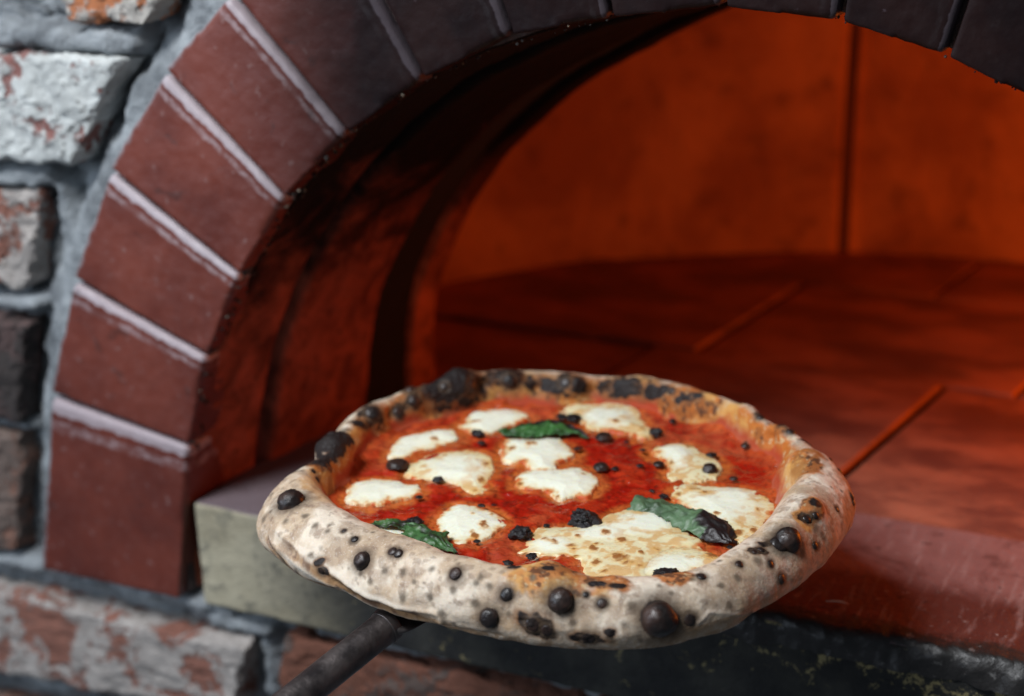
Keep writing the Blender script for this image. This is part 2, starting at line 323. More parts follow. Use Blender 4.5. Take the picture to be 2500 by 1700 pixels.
# ------------------------------------------------------------------ the arch
arch = empty('brick_arch', 'ring of glazed dark red bricks round the oven mouth, sooty black towards its top', 'arch')
jo = [((129, 1378), (460, 1447)), ((151, 950), (485, 1072)), ((205, 672), (527, 856)), ((292, 405), (607, 660)), ((429, 163), (720, 470)), ((590, -22), (871, 314)), ((942, 0), (1056, 184)), ((1236, 0), (1271, 76)), ((1499, -30), (1512, 36))]
J = []
for a, b in jo:
    A = bp(a, 1, 0); B = bp(b, 1, 0)
    J.append((A, B))
def polar(P): return math.atan2(P[2]-ACZ, P[0]-ACX), math.hypot(P[0]-ACX, P[2]-ACZ)
def onarc(th, r): return np.array([ACX+r*math.cos(th), 0, ACZ+r*math.sin(th)])
for k in (6, 7, 8):
    A, B = J[k]; d = (A-B)/np.linalg.norm(A-B); t = polar(B)[0]
    J[k] = (onarc(t+0.004, R2), B)
th = polar(J[-1][1])[0]; thj = []
for qx in ((1785, 8), (2066, 42), (2325, 126)):
    t = polar(bp(qx, 1, 0))[0]; thj.append(t)
while thj[-1] > 0.05: thj.append(thj[-1]-0.158)
for t in thj: J.append((onarc(t, R2), onarc(t, float(r_front(t)))))
rng = np.random.default_rng(3)
for k in range(len(J)-1):
    (ob, ib), (ot, it) = J[k], J[k+1]
    def shr(P, Q, g): d = (Q-P)/np.linalg.norm(Q-P); return P+d*g
    q = [shr(ot, ob, 0.0026), shr(it, ib, 0.0014), shr(ib, it, 0.0014), shr(ob, ot, 0.0022)]
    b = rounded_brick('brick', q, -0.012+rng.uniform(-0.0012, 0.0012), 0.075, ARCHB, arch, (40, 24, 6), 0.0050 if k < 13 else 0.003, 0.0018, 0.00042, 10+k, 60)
# dark joint bed behind the bricks (a ring with thickness)
ths = np.linspace(math.pi+0.05, -0.05, 220)
def ring_solid(name, y0, y1, rin, rout, mat, parent, ths=ths, ny=10, nr=6, rough=0.0, seed=0, groove=None):
    """closed ring section swept round the arch; rin/rout are functions of the angle"""
    loop = [(0, t) for t in np.linspace(0, 1, ny)]+[(s, 1) for s in np.linspace(0, 1, nr)[1:]]+[(1, t) for t in np.linspace(1, 0, ny)[1:]]+[(s, 0) for s in np.linspace(1, 0, nr)[1:-1]]
    loop = np.array(loop); k = len(loop); V = []
    for th_ in ths:
        ri, ro = rin(th_, loop[:, 1]*(y1-y0)+y0), rout(th_)
        rr = ri*(1-loop[:, 0])+ro*loop[:, 0]
        V.append(np.stack([ACX+rr*math.cos(th_), y0+(y1-y0)*loop[:, 1], ACZ+rr*math.sin(th_)], -1))
    V = np.array(V); P = V.reshape(-1, 3)
    if rough:
        dn = (fbm(P, 26, 5, seed)-0.5)*rough*2+(fbm(P, 140, 3, seed+5)-0.5)*rough*0.6
        rad = np.stack([P[:, 0]-ACX, 0*P[:, 0], P[:, 2]-ACZ], -1); rad /= np.linalg.norm(rad, axis=1, keepdims=True)+1e-9
        P = P+rad*dn[:, None]
    i = np.arange(len(ths)-1)[:, None]; j = np.arange(k)[None, :]; j2 = (j+1) % k
    Fa = np.stack([i*k+j, i*k+j2, (i+1)*k+j2, (i+1)*k+j], -1).reshape(-1, 4)
    return make(name, P, Fa, mat, parent)
ring_solid('joint_mortar', -0.004, 0.060, lambda t, y: float(r_front(t))+0.003+0*y, lambda t: R2-0.006, JOINT, arch, rough=0.0012)
# crumbs of grout along the inner edge of the arch
CV, CF = [], []; off = 0
rs = np.random.default_rng(8)
icoV = np.array([(0, 0, 1), (0.9, 0, 0.4), (0.28, 0.85, 0.4), (-0.72, 0.53, 0.4), (-0.72, -0.53, 0.4), (0.28, -0.85, 0.4), (0.72, 0.53, -0.4), (-0.28, 0.85, -0.4), (-0.9, 0, -0.4), (-0.28, -0.85, -0.4), (0.72, -0.53, -0.4), (0, 0, -1)])
icoF = np.array([(0, 1, 2), (0, 2, 3), (0, 3, 4), (0, 4, 5), (0, 5, 1), (1, 6, 2), (2, 6, 7), (2, 7, 3), (3, 7, 8), (3, 8, 4), (4, 8, 9), (4, 9, 5), (5, 9, 10), (5, 10, 1), (1, 10, 6), (6, 11, 7), (7, 11, 8), (8, 11, 9), (9, 11, 10), (10, 11, 6)])
for i in range(300):
    t = rs.uniform(0.3, 3.02); rr = float(r_front(t))+rs.uniform(-0.0016, 0.0012)
    c0 = np.array([ACX+rr*math.cos(t), -0.0085+rs.uniform(-0.002, 0.012), ACZ+rr*math.sin(t)]); s = rs.uniform(0.0007, 0.0022)*(0.6 if c0[0] > -0.15 else 1)
    CV.append(c0+icoV*s*rs.uniform(0.5, 1.2, (12, 3))); CF.append(icoF+off); off += 12
tag(make('grout_crumbs', np.concatenate(CV), np.concatenate(CF), CRUMB, arch, smooth=False), kind='stuff')

# ------------------------------------------------------------------ jamb lining, mouth ring, chamber
oven = empty('oven_chamber', 'scorched terracotta oven interior glowing orange from a fire inside', 'oven')
def rl(t, y):
    f = np.clip(y/YM, 0, 1); return float(r_front(t))*(1-f)+float(r_mouth(t))*f
ths2 = np.linspace(math.pi+0.05, 0.0, 260)
def groove(t, y, y0, y1, e=0.004):
    return rl(t, y)+0.004*np.clip(1-(y-y0)/e, 0, 1)**2+0.004*np.clip(1-(y1-y)/e, 0, 1)**2
ring_solid('jamb_panel', 0.003, 0.0715, lambda t, y: groove(t, y, 0.003, 0.0715)+0.002, lambda t: float(r_front(t))+0.085, LINING, oven, ths2, 24, 3, 0.0022, 3)
ring_solid('jamb_panel', 0.0805, 0.196, lambda t, y: groove(t, y, 0.0805, 0.196)-0.001, lambda t: float(r_front(t))+0.085, LINING, oven, ths2, 30, 3, 0.0022, 4)
ring_solid('lining_backing', 0.0710, 0.0810, lambda t, y: rl(t, y)+0.018, lambda t: float(r_front(t))+0.080, SOOT, oven, ths2, 3, 3)
ring_solid('flue_gap', 0.196, 0.252, lambda t, y: rl(t, y)+0.006-0.0*y, lambda t: float(r_front(t))+0.09, IRON, oven, ths2, 8, 3, 0.003, 9)
ring_solid('mouth_ring', 0.252, YM, lambda t, y: rl(t, y)-0.0005, lambda t: 0.56, LINING2, oven, ths2, 10, 3, 0.0015, 12)
# outer front wall of the chamber behind the arch (keeps room light out)
def annulus(name, y, y2, mat, parent, rout=1.2):
    return ring_solid(name, y, y2, lambda t, yy: 0.50+0*yy, lambda t: rout, mat, parent, ths2, 2, 2)
annulus('front_wall', 0.262, 0.280, SOOT, oven, 0.70)
# dome: panels with a joint between them
DC = np.array([0.10, 0.25]); RX, RY, HZ = 0.60, 0.55, 0.50
def dome_panel(a0, a1, seed):
    A = np.linspace(a0, a1, 60); S = np.linspace(0, 1, 44); V = []
    for lay, sc in ((0, 1.0), (1, 1.015)):
        for a in A:
            e = S*math.pi/2
            cr = np.cos(e)**0.45; z = np.sin(e)**1.1*HZ
            V.append(np.stack([DC[0]+RX*sc*cr*math.cos(a), DC[1]+RY*sc*cr*math.sin(a), -0.01+z*sc], -1))
    V = np.array(V); n, k = len(A), len(S); P = V.reshape(-1, 3)
    d = (fbm(P, 9, 4, seed)-0.5)*0.009; ctr = np.array([DC[0], DC[1], 0.1]); dr = P-ctr; dr /= np.linalg.norm(dr, axis=1, keepdims=True)
    P = P+dr*d[:, None]
    f = grid_faces(n, k); f2 = (f+n*k)[:, ::-1]
    side = []
    for col in (0, n-1):
        for j in range(k-1): side.append([col*k+j, col*k+j+1, n*k+col*k+j+1, n*k+col*k+j])
    return make('dome_panel', P, np.concatenate([f, f2, np.array(side)]), DOME, oven)
aj = math.atan2((0.763-DC[1])/RY, (-0.094-DC[0])/RX)
cuts = [0.03, 0.45, aj-0.012, math.pi-0.03]
for i in range(len(cuts)-1):
    if i == 9: dome_panel(cuts[i]+0.012, cuts[i+1]-0.004, 20+i)
    else: dome_panel(cuts[i]+0.008, cuts[i+1]-0.010, 20+i)
# backing shell so no light leaks through the joints
A = np.linspace(0.035, math.pi-0.035, 60); S = np.linspace(0, 1, 20)
V = np.array([[[DC[0]+RX*1.012*math.cos(e)**0.45*math.cos(a), DC[1]+RY*1.012*math.cos(e)**0.45*math.sin(a), -0.02+HZ*1.012*math.sin(e)**1.1] for e in S*math.pi/2] for a in A])
make('dome_backing', V.reshape(-1, 3), grid_faces(len(A), len(S)), CLAYJ, oven)

# ------------------------------------------------------------------ oven floor tiles
floor = tag(make('oven_floor', [(-0.75, 0.155, -0.035), (0.95, 0.155, -0.035), (0.95, 1.0, -0.035), (-0.75, 1.0, -0.035), (-0.75, 0.155, -0.0075), (0.95, 0.155, -0.0075), (0.95, 1.0, -0.0075), (-0.75, 1.0, -0.0075)],
    [(3, 2, 1, 0), (4, 5, 6, 7), (0, 1, 5, 4), (1, 2, 6, 5), (2, 3, 7, 6), (3, 0, 4, 7)], SOOT, smooth=False), 'scorched terracotta tile floor inside the oven', kind='structure')
def tile(x0, x1, y0, y1, z, mat, parent, name='tile', sk=0.0, thick=0.02, r=0.002, n=24, rough=0.0004, seed=0):
    P = []
    xs = np.unique(np.round(np.concatenate([np.linspace(x0+r, x1-r, n), x0+r*(1-np.cos(np.linspace(0, 1, 5)*1.57)), x1-r*(1-np.cos(np.linspace(0, 1, 5)*1.57))]), 6))
    ys = np.unique(np.round(np.concatenate([np.linspace(y0+r, y1-r, n), y0+r*(1-np.cos(np.linspace(0, 1, 5)*1.57)), y1-r*(1-np.cos(np.linspace(0, 1, 5)*1.57))]), 6))
    X, Y = np.meshgrid(xs, ys, indexing='ij')
    e = np.minimum(np.minimum(X-x0, x1-X), np.minimum(Y-y0, y1-Y)); e = np.clip(e/r, 0, 1)
    Z = z-r*(1-np.sqrt(np.clip(1-(1-e)**2, 0, 1)))
    T = np.stack([X+sk*(Y-y0), Y, Z], -1).reshape(-1, 3)
    T[:, 2] += (fbm(T, 12, 3, seed)-0.5)*rough*3+(fbm(T, 90, 3, seed+2)-0.5)*rough
    nx, ny = len(xs), len(ys)
    border = [i*ny for i in range(nx)]+[(nx-1)*ny+j for j in range(1, ny)]+[i*ny+ny-1 for i in range(nx-2, -1, -1)]+[j for j in range(ny-2, 0, -1)]
    B = T[border].copy(); B[:, 2] = z-thick
    V = np.concatenate([T, B]); Fa = [tuple(x) for x in grid_faces(nx, ny)]; n0 = len(T); m_ = len(border)
    for i in range(m_):
        j = (i+1) % m_; Fa.append((border[j], border[i], n0+i, n0+j))
    Fa.append(tuple(range(n0, n0+m_))[::-1])
    return make(name, V, Fa, mat, parent)
sk = 0.14
for (a, b, y0, y1, z) in [(-0.62, -0.205, 0.162, 0.425, 0.0005), (-0.20, 0.055, 0.162, 0.425, 0.0032), (0.060, 0.335, 0.162, 0.425, 0.0), (0.34, 0.85, 0.162, 0.425, 0.0),
        (-0.62, -0.128, 0.430, 0.655, 0.0032), (-0.123, 0.150, 0.430, 0.655, 0.0), (0.155, 0.43, 0.430, 0.655, 0.0), (0.435, 0.85, 0.430, 0.655, 0.001), (-0.4, 0.03, 0.660, 0.92, 0.0), (0.035, 0.6, 0.660, 0.92, 0.0)]:
    tile(a, b, y0, y1, z, FLOOR, floor, sk=sk, thick=0.007, r=0.0027 if z > 0.003 else 0.0025, seed=int(abs(a)*100+y0*50))

# ------------------------------------------------------------------ hearth
hearth = empty('hearth', 'pale stone hearth block with red front tiles, blackened at its right', 'hearth')
def hearth_block():
    x0, x1, y0, y1, z0, z1 = -0.3560, 0.62, -0.006, 0.1595, -0.0835, -0.0005
    P = []
    n = (150, 30, 16); r = 0.002
    q = [np.array((x0, 0, z1)), np.array((x1, 0, z1)), np.array((x1, 0, z0)), np.array((x0, 0, z0))]
    return rounded_brick('stone_block', q, y0, y1-y0, STONE, hearth, n, 0.003, 0.003, 0.0006, 77, 30)
hearth_block()
# red front tile with a worn rounded lip, laid on the block
def lip_tile(x0, x1, seed):
    xs = np.linspace(x0, x1, int((x1-x0)/0.0022)); prof = []
    for t in np.linspace(0, 1, 9): prof.append((-0.0095+0.009*(1-math.cos(t*1.57)), -0.007+0.010*math.sin(t*1.57)))
    prof = [(-0.0098, -0.016), (-0.0098, -0.011)]+prof+[(y, 0.003) for y in np.linspace(0.003, 0.157, 56)]+[(0.1585, 0.0015), (0.1588, 0.0008)]
    prof = np.array(prof); V = np.array([np.stack([np.full(len(prof), x), prof[:, 0], prof[:, 1]], -1) for x in xs]).reshape(-1, 3)
    edge = np.clip(1-(V[:, 1]+0.010)/0.022, 0, 1)
    V[:, 1] += edge*(fbm(V*[1, 0, 1], 55, 5, seed)-0.42)*0.011; V[:, 2] += edge*(fbm(V, 120, 4, seed+4)-0.5)*0.004+(fbm(V, 18, 3, seed+9)-0.5)*0.0008
    k = len(prof); f = grid_faces(len(xs), k)
    caps = [tuple(range(k)), tuple(range((len(xs)-1)*k, len(xs)*k))[::-1]]
    return make('hearth_tile', V, [tuple(reversed(x)) for x in f.tolist()]+caps, LIP, hearth)
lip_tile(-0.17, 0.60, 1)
tag(make('joint_mortar', [(-0.17, 0.1572, 0.0008), (0.6, 0.1572, 0.0008), (0.6, 0.1628, -0.001), (-0.17, 0.1628, -0.001), (-0.17, 0.1572, -0.006), (0.6, 0.1572, -0.006), (0.6, 0.1628, -0.006), (-0.17, 0.1628, -0.006)],
    [(0, 1, 2, 3), (7, 6, 5, 4), (0, 4, 5, 1), (2, 6, 7, 3), (1, 5, 6, 2), (0, 3, 7, 4)], MORTAR, hearth, smooth=False))

# straw sliver lying on the hearth tile
a = bp((2015, 1468), 2, 0.0045); b = bp((2073, 1475), 2, 0.0045); mid = (a+b)/2+np.array([0, 0.0008, 0.0006])
pts = catmull([a, mid, b], 14); V = []; Fa = []
for i, p in enumerate(pts):
    wd = 0.0009*math.sin(math.pi*(0.08+0.86*i/13)); d = (b-a)/np.linalg.norm(b-a); n_ = np.cross(d, [0, 0, 1])
    V += [p+n_*wd, p+np.array([0, 0, wd*0.7]), p-n_*wd, p-np.array([0, 0, wd*0.6])]
for i in range(13):
    for j in range(4): Fa.append((i*4+j, i*4+(j+1) % 4, (i+1)*4+(j+1) % 4, (i+1)*4+j))
Fa += [(3, 2, 1, 0), (52, 53, 54, 55)]
tag(make('straw', V, Fa, STRAW), 'thin pale straw lying on the red hearth tile right of the pizza', 'straw')

# ------------------------------------------------------------------ wall
wall = empty('brick_wall', 'old wall of chipped whitewashed bricks in grey mortar left of and below the arch', 'wall')
WB = [('orange', [(150, -120), (470, -110), (392, 50), (192, 48)], -0.014), ('white', [(-230, 116), (332, 134), (205, 392), (-230, 366)], -0.016),
      ('pink', [(-230, 452), (103, 462), (88, 702), (-230, 690)], -0.004), ('dark', [(-230, 770), (84, 778), (62, 1022), (-230, 1000)], -0.008),
      ('grey', [(-230, 1040), (60, 1058), (48, 1345), (-230, 1322)], -0.004), ('pink', [(-260, 1372), (622, 1566), (592, 1735), (-260, 1580)], -0.012),
      ('orange', [(690, 1556), (1420, 1715), (1420, 1900), (676, 1752)], 0.0), ('grey', [(-260, 1655), (330, 1762), (330, 1960), (-260, 1860)], -0.006),
      ('red', [(372, 1776), (1050, 1912), (1050, 2100), (372, 1972)], -0.004), ('red', [(1440, 1720), (2200, 1880), (2200, 2060), (1440, 1900)], 0.0),
      ('orange', [(60, -340), (430, -330), (420, -140), (60, -150)], -0.008)]
labs = {}
for i, (k, q, y) in enumerate(WB):
    P = [bp(p, 1, 0) for p in q]
    mt = BR['red'] if k == 'orange' and q[0][0] == 690 else BR[k]
    rounded_brick('brick', P, y, 0.06, mt, wall, (64, 40, 8), 0.005, 0.005, 0.0027, 40+i, 50)
for row in range(8):                                  # the same wall going on to the left, outside the picture
    for cc_ in range(3):
        z0 = -0.262+row*0.087; x1 = -0.612-cc_*0.222-(0.05 if row % 2 else 0); x0 = max(x1-0.205, -1.27)
        if row % 2 and cc_ == 0: x1 = -0.606
        q = [np.array((x0, 0, z0+0.068)), np.array((x1, 0, z0+0.068)), np.array((x1, 0, z0)), np.array((x0, 0, z0))]
        rounded_brick('brick', q, -0.006+0.004*((row*5+cc_*3) % 3-1), 0.05, BR[['pink', 'grey', 'white', 'red', 'orange'][(row*3+cc_*2) % 5]], wall, (30, 14, 4), 0.005, 0.005, 0.0027, 80+row*3+cc_, 50)
xs = np.arange(-1.30, 1.0, 0.0034); zs_ = np.arange(-0.30, 0.52, 0.0032)
X, Z = np.meshgrid(xs, zs_, indexing='ij')
P = np.stack([X, 0*X, Z], -1).reshape(-1, 3)
rr = np.hypot(P[:, 0]-ACX, P[:, 2]-ACZ); y = np.full(len(P), 0.016)
def seg_raise(a, b, wd, amt):
    A = bp(a, 1, 0); B = bp(b, 1, 0); d = B-A; t = np.clip(((P-A)@d)/(d@d), 0, 1)
    D = np.linalg.norm(P-(A+t[:, None]*d), axis=1)+(fbm(P, 70, 4, 3)-0.5)*wd*0.8
    return amt*sstep(wd, wd*0.35, D)
up = np.zeros(len(P))
for a, b, wd, amt in [((0, 85), (330, 105), 0.014, 0.026), ((-50, 420), (120, 432), 0.010, 0.022), ((150, 470), (178, 660), 0.013, 0.017), ((0, 735), (85, 745), 0.008, 0.020),
                      ((40, 1035), (60, 1045), 0.006, 0.016), ((-60, 1352), (560, 1490), 0.009, 0.018), ((480, 1500), (640, 1545), 0.012, 0.016), ((-60, 1640), (240, 1700), 0.010, 0.014), ((640, 1560), (650, 1700), 0.009, 0.010)]:
    up = np.maximum(up, seg_raise(a, b, wd, amt))
fil = 0.022*sstep(0.034, 0.006, np.abs(rr-R2-0.004)+(fbm(P, 40, 4, 8)-0.5)*0.022)*(P[:, 2] > -0.09)
y = y-np.maximum(up, fil)+(fbm(P, 38, 4, 2)-0.5)*0.008+(fbm(P, 150, 4, 6)-0.5)*0.006
P[:, 1] = y
keep = (rr > R2-0.025) | (P[:, 2] < -0.06)
f = grid_faces(len(xs), len(zs_)); f = f[keep[f].all(1)]
used = np.unique(f); idx = -np.ones(len(P), int); idx[used] = np.arange(len(used))
PM = P[used]; f = idx[f]
# a solid bed: give the sheet depth with a solidify
mo = make('mortar_bed', PM, f, MORTAR, wall)
md = mo.modifiers.new('depth', 'SOLIDIFY'); md.thickness = 0.03; md.offset = -1

# ------------------------------------------------------------------ pizza
ZS = 0.095; PC = np.array([-0.030, -0.073, ZS])
pizza = empty('pizza', 'round margherita pizza with puffed charred crust, mozzarella and basil on the peel', 'pizza')
OUTL = [(1076, 903), (1000, 940), (936, 968), (860, 1000), (807, 1058), (742, 1090), (688, 1156), (640, 1215), (615, 1280), (626, 1345), (675, 1395), (753, 1440), (914, 1500), (1022, 1520), (1200, 1556), (1398, 1581), (1500, 1587), (1613, 1580), (1730, 1562), (1829, 1533), (1920, 1480), (1990, 1425), (2055, 1345), (2085, 1300), (2092, 1248), (2076, 1162), (1990, 1060), (1893, 1006), (1764, 956), (1640, 945), (1560, 930), (1398, 914), (1237, 908), (1150, 900)]
INN = [(790, 1222), (812, 1250), (870, 1282), (930, 1305), (1000, 1335), (1130, 1385), (1290, 1428), (1420, 1428), (1600, 1415), (1730, 1390), (1820, 1335), (1872, 1300), (1900, 1260), (1905, 1215), (1888, 1190), (1892, 1163), (1907, 1139), (1880, 1120), (1838, 1104), (1800, 1070), (1768, 1048), (1680, 1030), (1600, 1004), (1550, 990), (1460, 984), (1366, 989), (1296, 988), (1209, 991), (1140, 1000), (1105, 1014), (1052, 1028), (1010, 1037), (965, 1055), (920, 1075), (896, 1096), (876, 1130), (850, 1175)]
NT = 1400
TH = np.linspace(-math.pi, math.pi, NT, endpoint=False)
viewdir = np.array([CAM[0]-PC[0], CAM[1]-PC[1]]); va = math.atan2(viewdir[1], viewdir[0])
def front(th): return 0.5+0.5*np.cos(th-va)          # 1 at the side of the pizza nearest the camera
def interp_c(a, v, x):
    o = np.argsort(a); a = np.array(a)[o]; v = np.array(v)[o]
    return np.interp(x, np.r_[a[-1]-2*math.pi, a, a[0]+2*math.pi], np.r_[v[-1], v, v[0]])
HT = 0.0205+0.0030*np.sin(3*TH+1.0)*0.6+0.002*np.cos(5*TH)
HT = HT-0.003+0.006*front(TH)
aa, vv_ = [], []
for q in INN:
    P0 = bp(q, 2, ZS); a0 = math.atan2(P0[1]-PC[1], P0[0]-PC[0]); fr = float(front(a0))
    zz = ZS+0.017*float(sstep(0.45, 0.9, fr)); P1 = bp(q, 2, zz)
    aa.append(math.atan2(P1[1]-PC[1], P1[0]-PC[0])); vv_.append(math.hypot(P1[0]-PC[0], P1[1]-PC[1])-0.012*float(sstep(0.45, 0.9, fr)))
RIN = interp_c(aa, vv_, TH)
ker = np.exp(-np.linspace(-2, 2, 41)**2); ker /= ker.sum()
def smooth_c(v, k=ker): return np.convolve(np.r_[v[-20:], v, v[:20]], k, 'valid')
RIN = smooth_c(RIN); ROUT = np.full(NT, 0.178)
def profile(rin, rout, h, n):
    w_ = rout-rin
    cp = [(0.0, -0.003), (rin*0.5, -0.003), (rin-0.010, -0.003), (rin-0.001, 0.001), (rin+0.10*w_, 0.50*h), (rin+0.27*w_, 0.90*h), (rin+0.48*w_, h), (rin+0.72*w_, 0.86*h), (rin+0.91*w_, 0.50*h), (rout, 0.08*h), (rout-0.08*w_, -0.30*h), (rout-0.33*w_, -0.0115), (rin+0.1*w_, -0.0125), (rin*0.6, -0.0125), (0, -0.0125)]
    return catmull(cp, n)
def build(step=1, n=260, bias=None):
    idx = np.arange(0, NT, step); V = np.zeros((len(idx), n, 3))
    tt = np.linspace(0, 1, 600)
    # denser samples on the visible rim
    wts = np.where((tt > 0.17) & (tt < 0.80), 1.0, 0.22); cum = np.cumsum(wts); cum = (cum-cum[0])/(cum[-1]-cum[0]); su = np.interp(np.linspace(0, 1, n), cum, np.arange(600))
    for j, i in enumerate(idx):
        pr = profile(RIN[i], ROUT[i], HT[i], 600)
        pr = np.stack([np.interp(su, np.arange(600), pr[:, 0]), np.interp(su, np.arange(600), pr[:, 1])], -1)
        V[j] = np.stack([PC[0]+pr[:, 0]*math.cos(TH[i]), PC[1]+pr[:, 0]*math.sin(TH[i]), ZS+pr[:, 1]], -1)
    return V, su/599.0
IC = np.array([1352., 1238.])
oq = np.array(OUTL)-IC; oa = np.arctan2(oq[:, 1], oq[:, 0]); orr = np.hypot(oq[:, 0], oq[:, 1])
for it in range(14):
    V, _ = build(4, 70); Q = proj(V.reshape(-1, 3))-IC; qa = np.arctan2(Q[:, 1], Q[:, 0]); qr = np.hypot(Q[:, 0], Q[:, 1])
    bins = np.linspace(-math.pi, math.pi, 49); hull = []
    for b in range(48):
        s = (qa >= bins[b]) & (qa < bins[b+1]); hull.append(qr[s].max() if s.any() else np.nan)
    bc = (bins[:-1]+bins[1:])/2; hull = np.array(hull); ok = ~np.isnan(hull)
    ratio = interp_c(oa, orr, bc)/np.where(ok, hull, 1); ratio = np.clip(interp_c(bc[ok], ratio[ok], bc), 0.85, 1.18)
    rimP = np.stack([PC[0]+ROUT*np.cos(TH), PC[1]+ROUT*np.sin(TH), np.full(NT, ZS)], -1); ra = proj(rimP)-IC
    k = interp_c(bc, ratio, np.arctan2(ra[:, 1], ra[:, 0]))
    ROUT = ROUT*(1+(k-1)*0.6); Ff = np.fft.rfft(ROUT); Ff[9:] = 0; ROUT = smooth_c(np.maximum(np.fft.irfft(Ff, NT), RIN+0.016))
print('ROUT', np.round(ROUT[::100], 4), 'RIN', np.round(RIN[::100], 4), 'ratio', np.round(ratio[::6], 3))
V, SU = build(1, 250)
nt, ns = V.shape[:2]
FC = grid_faces(nt, ns, True)
def bvh_of(Vv, Ff): return BVHTree.FromPolygons([tuple(v) for v in Vv], [tuple(x) for x in Ff])
def hit(bvh, q):
    q = np.array(q, float)
    for k in range(60):
        d = RT*(q[0]-1250)+UP*(850-q[1])+FW*F; d /= np.linalg.norm(d)
        h = bvh.ray_cast(Vector(CAM), Vector(d))
        if h[0] is not None: return np.array(h[0]), np.array(h[1])
        q = q+(IC-q)*0.012
    return None, None
V0, _ = build(7, 90); b0 = bvh_of(V0.reshape(-1, 3), grid_faces(V0.shape[0], V0.shape[1], True))
P = V.reshape(-1, 3)
# rough normals
def gnorm(V):
    du = np.roll(V, -1, 0)-np.roll(V, 1, 0); dv = np.gradient(V, axis=1); n = np.cross(du, dv); l = np.linalg.norm(n, axis=-1, keepdims=True)
    n = np.where(l > 1e-12, n/np.maximum(l, 1e-12), [0, 0, 1]); 
    return n
N = gnorm(V)
if (N[:, ns//4, 2].mean() < 0): N = -N
N = N.reshape(-1, 3)
rho = np.hypot(P[:, 0]-PC[0], P[:, 1]-PC[1]); isrim = sstep(-0.004, 0.006, rho-np.repeat(RIN, ns))
top = P[:, 2] > ZS-0.010
disp = isrim*((fbm(P, 34, 3, 5)-0.5)*0.0042+(fbm(P, 120, 3, 6)-0.5)*0.0010+(fbm(P, 420, 3, 9)-0.5)*0.0003)
# bubbles and folds of the dough: position in the photo, radius, height
BUMP = [((775, 1098), 0.011, 0.008, 1), ((832, 1088), 0.011, 0.009, 1), ((790, 1150), 0.010, 0.003, 1), ((1640, 985), 0.020, 0.004, 1), ((1965, 1125), 0.017, 0.0065, 1), ((1985, 1238), 0.011, 0.005, 1),
        ((1935, 1300), 0.010, 0.003, 1), ((1122, 942), 0.015, 0.007, 1), ((1244, 925), 0.009, 0.005, 1), ((1180, 935), 0.005, -0.005, 1), ((1310, 950), 0.006, -0.004, 1), ((1005, 985), 0.010, 0.004, 1), ((915, 1012), 0.010, 0.004, 1), ((955, 1010), 0.005, -0.004, 1),
        ((1400, 940), 0.010, 0.004, 1), ((1545, 948), 0.016, 0.003, 1), ((1445, 955), 0.006, -0.004, 1), ((1820, 1000), 0.011, 0.003, 1), ((1905, 1050), 0.009, 0.003, 1), ((880, 1130), 0.008, -0.003, 1),
        ((1925, 1190), 0.009, -0.004, 1), ((1880, 1070), 0.008, -0.004, 1), ((760, 1400), 0.02, 0.002, 1), ((1600, 1500), 0.03, 0.002, 1)]
for q, r, h, _k in BUMP:
    c0, n0 = hit(b0, q)
    if c0 is None: continue
    d = np.linalg.norm(P-c0, axis=1); disp += h*np.exp(-(d/r)**2*1.6)
# golden bubble on the inner slope at the front
cB = bp((1345, 1412), 2, ZS+0.013); dB = np.linalg.norm((P-cB)*[1, 1, 0.8], axis=1)
P2 = P+N*disp[:, None]
up = 0.012*np.exp(-(dB/0.017)**2*1.5)*(P[:, 2] > ZS-0.006)
P2[:, 2] += up*0.9; inw = -np.stack([P[:, 0]-PC[0], P[:, 1]-PC[1], 0*P[:, 0]], -1)/np.maximum(rho, 1e-6)[:, None]; P2 += inw*(up*0.9)[:, None]
# pulled creases of dough low on the front left and front right
def pline_dist(pts, Pq, b):
    H = [hit(b, p)[0] for p in pts]; H = [h for h in H if h is not None]; D = np.full(len(Pq), 9.0); T = np.zeros(len(Pq)); n = len(H)-1
    for i in range(n):
        A, B = H[i], H[i+1]; d = B-A; t = np.clip(((Pq-A)@d)/(d@d+1e-12), 0, 1); dd = np.linalg.norm(Pq-(A+t[:, None]*d), axis=1)
        m_ = dd < D; D = np.where(m_, dd, D); T = np.where(m_, (i+t)/n, T)
    return D, T
crA, tA = pline_dist([(672, 1312), (720, 1352), (790, 1400), (870, 1450), (960, 1495), (1060, 1515)], P2, b0)
crB, tB = pline_dist([(655, 1320), (700, 1380), (760, 1420), (860, 1470), (960, 1505), (1120, 1540), (1220, 1552)], P2, b0)
crC, tC = pline_dist([(1705, 1520), (1730, 1495), (1800, 1500), (1860, 1490), (1900, 1465)], P2, b0)
P2 += N*(-0.0011*np.exp(-(crA/0.0022)**2)*np.sin(math.pi*np.clip(tA, 0.0, 1.0))**2+0.0010*np.exp(-((crA-0.004)/0.0018)**2)-0.0010*np.exp(-(crB/0.0018)**2)+0.0009*np.exp(-(crC/0.0012)**2))[:, None]
bC = bvh_of(P2, FC)
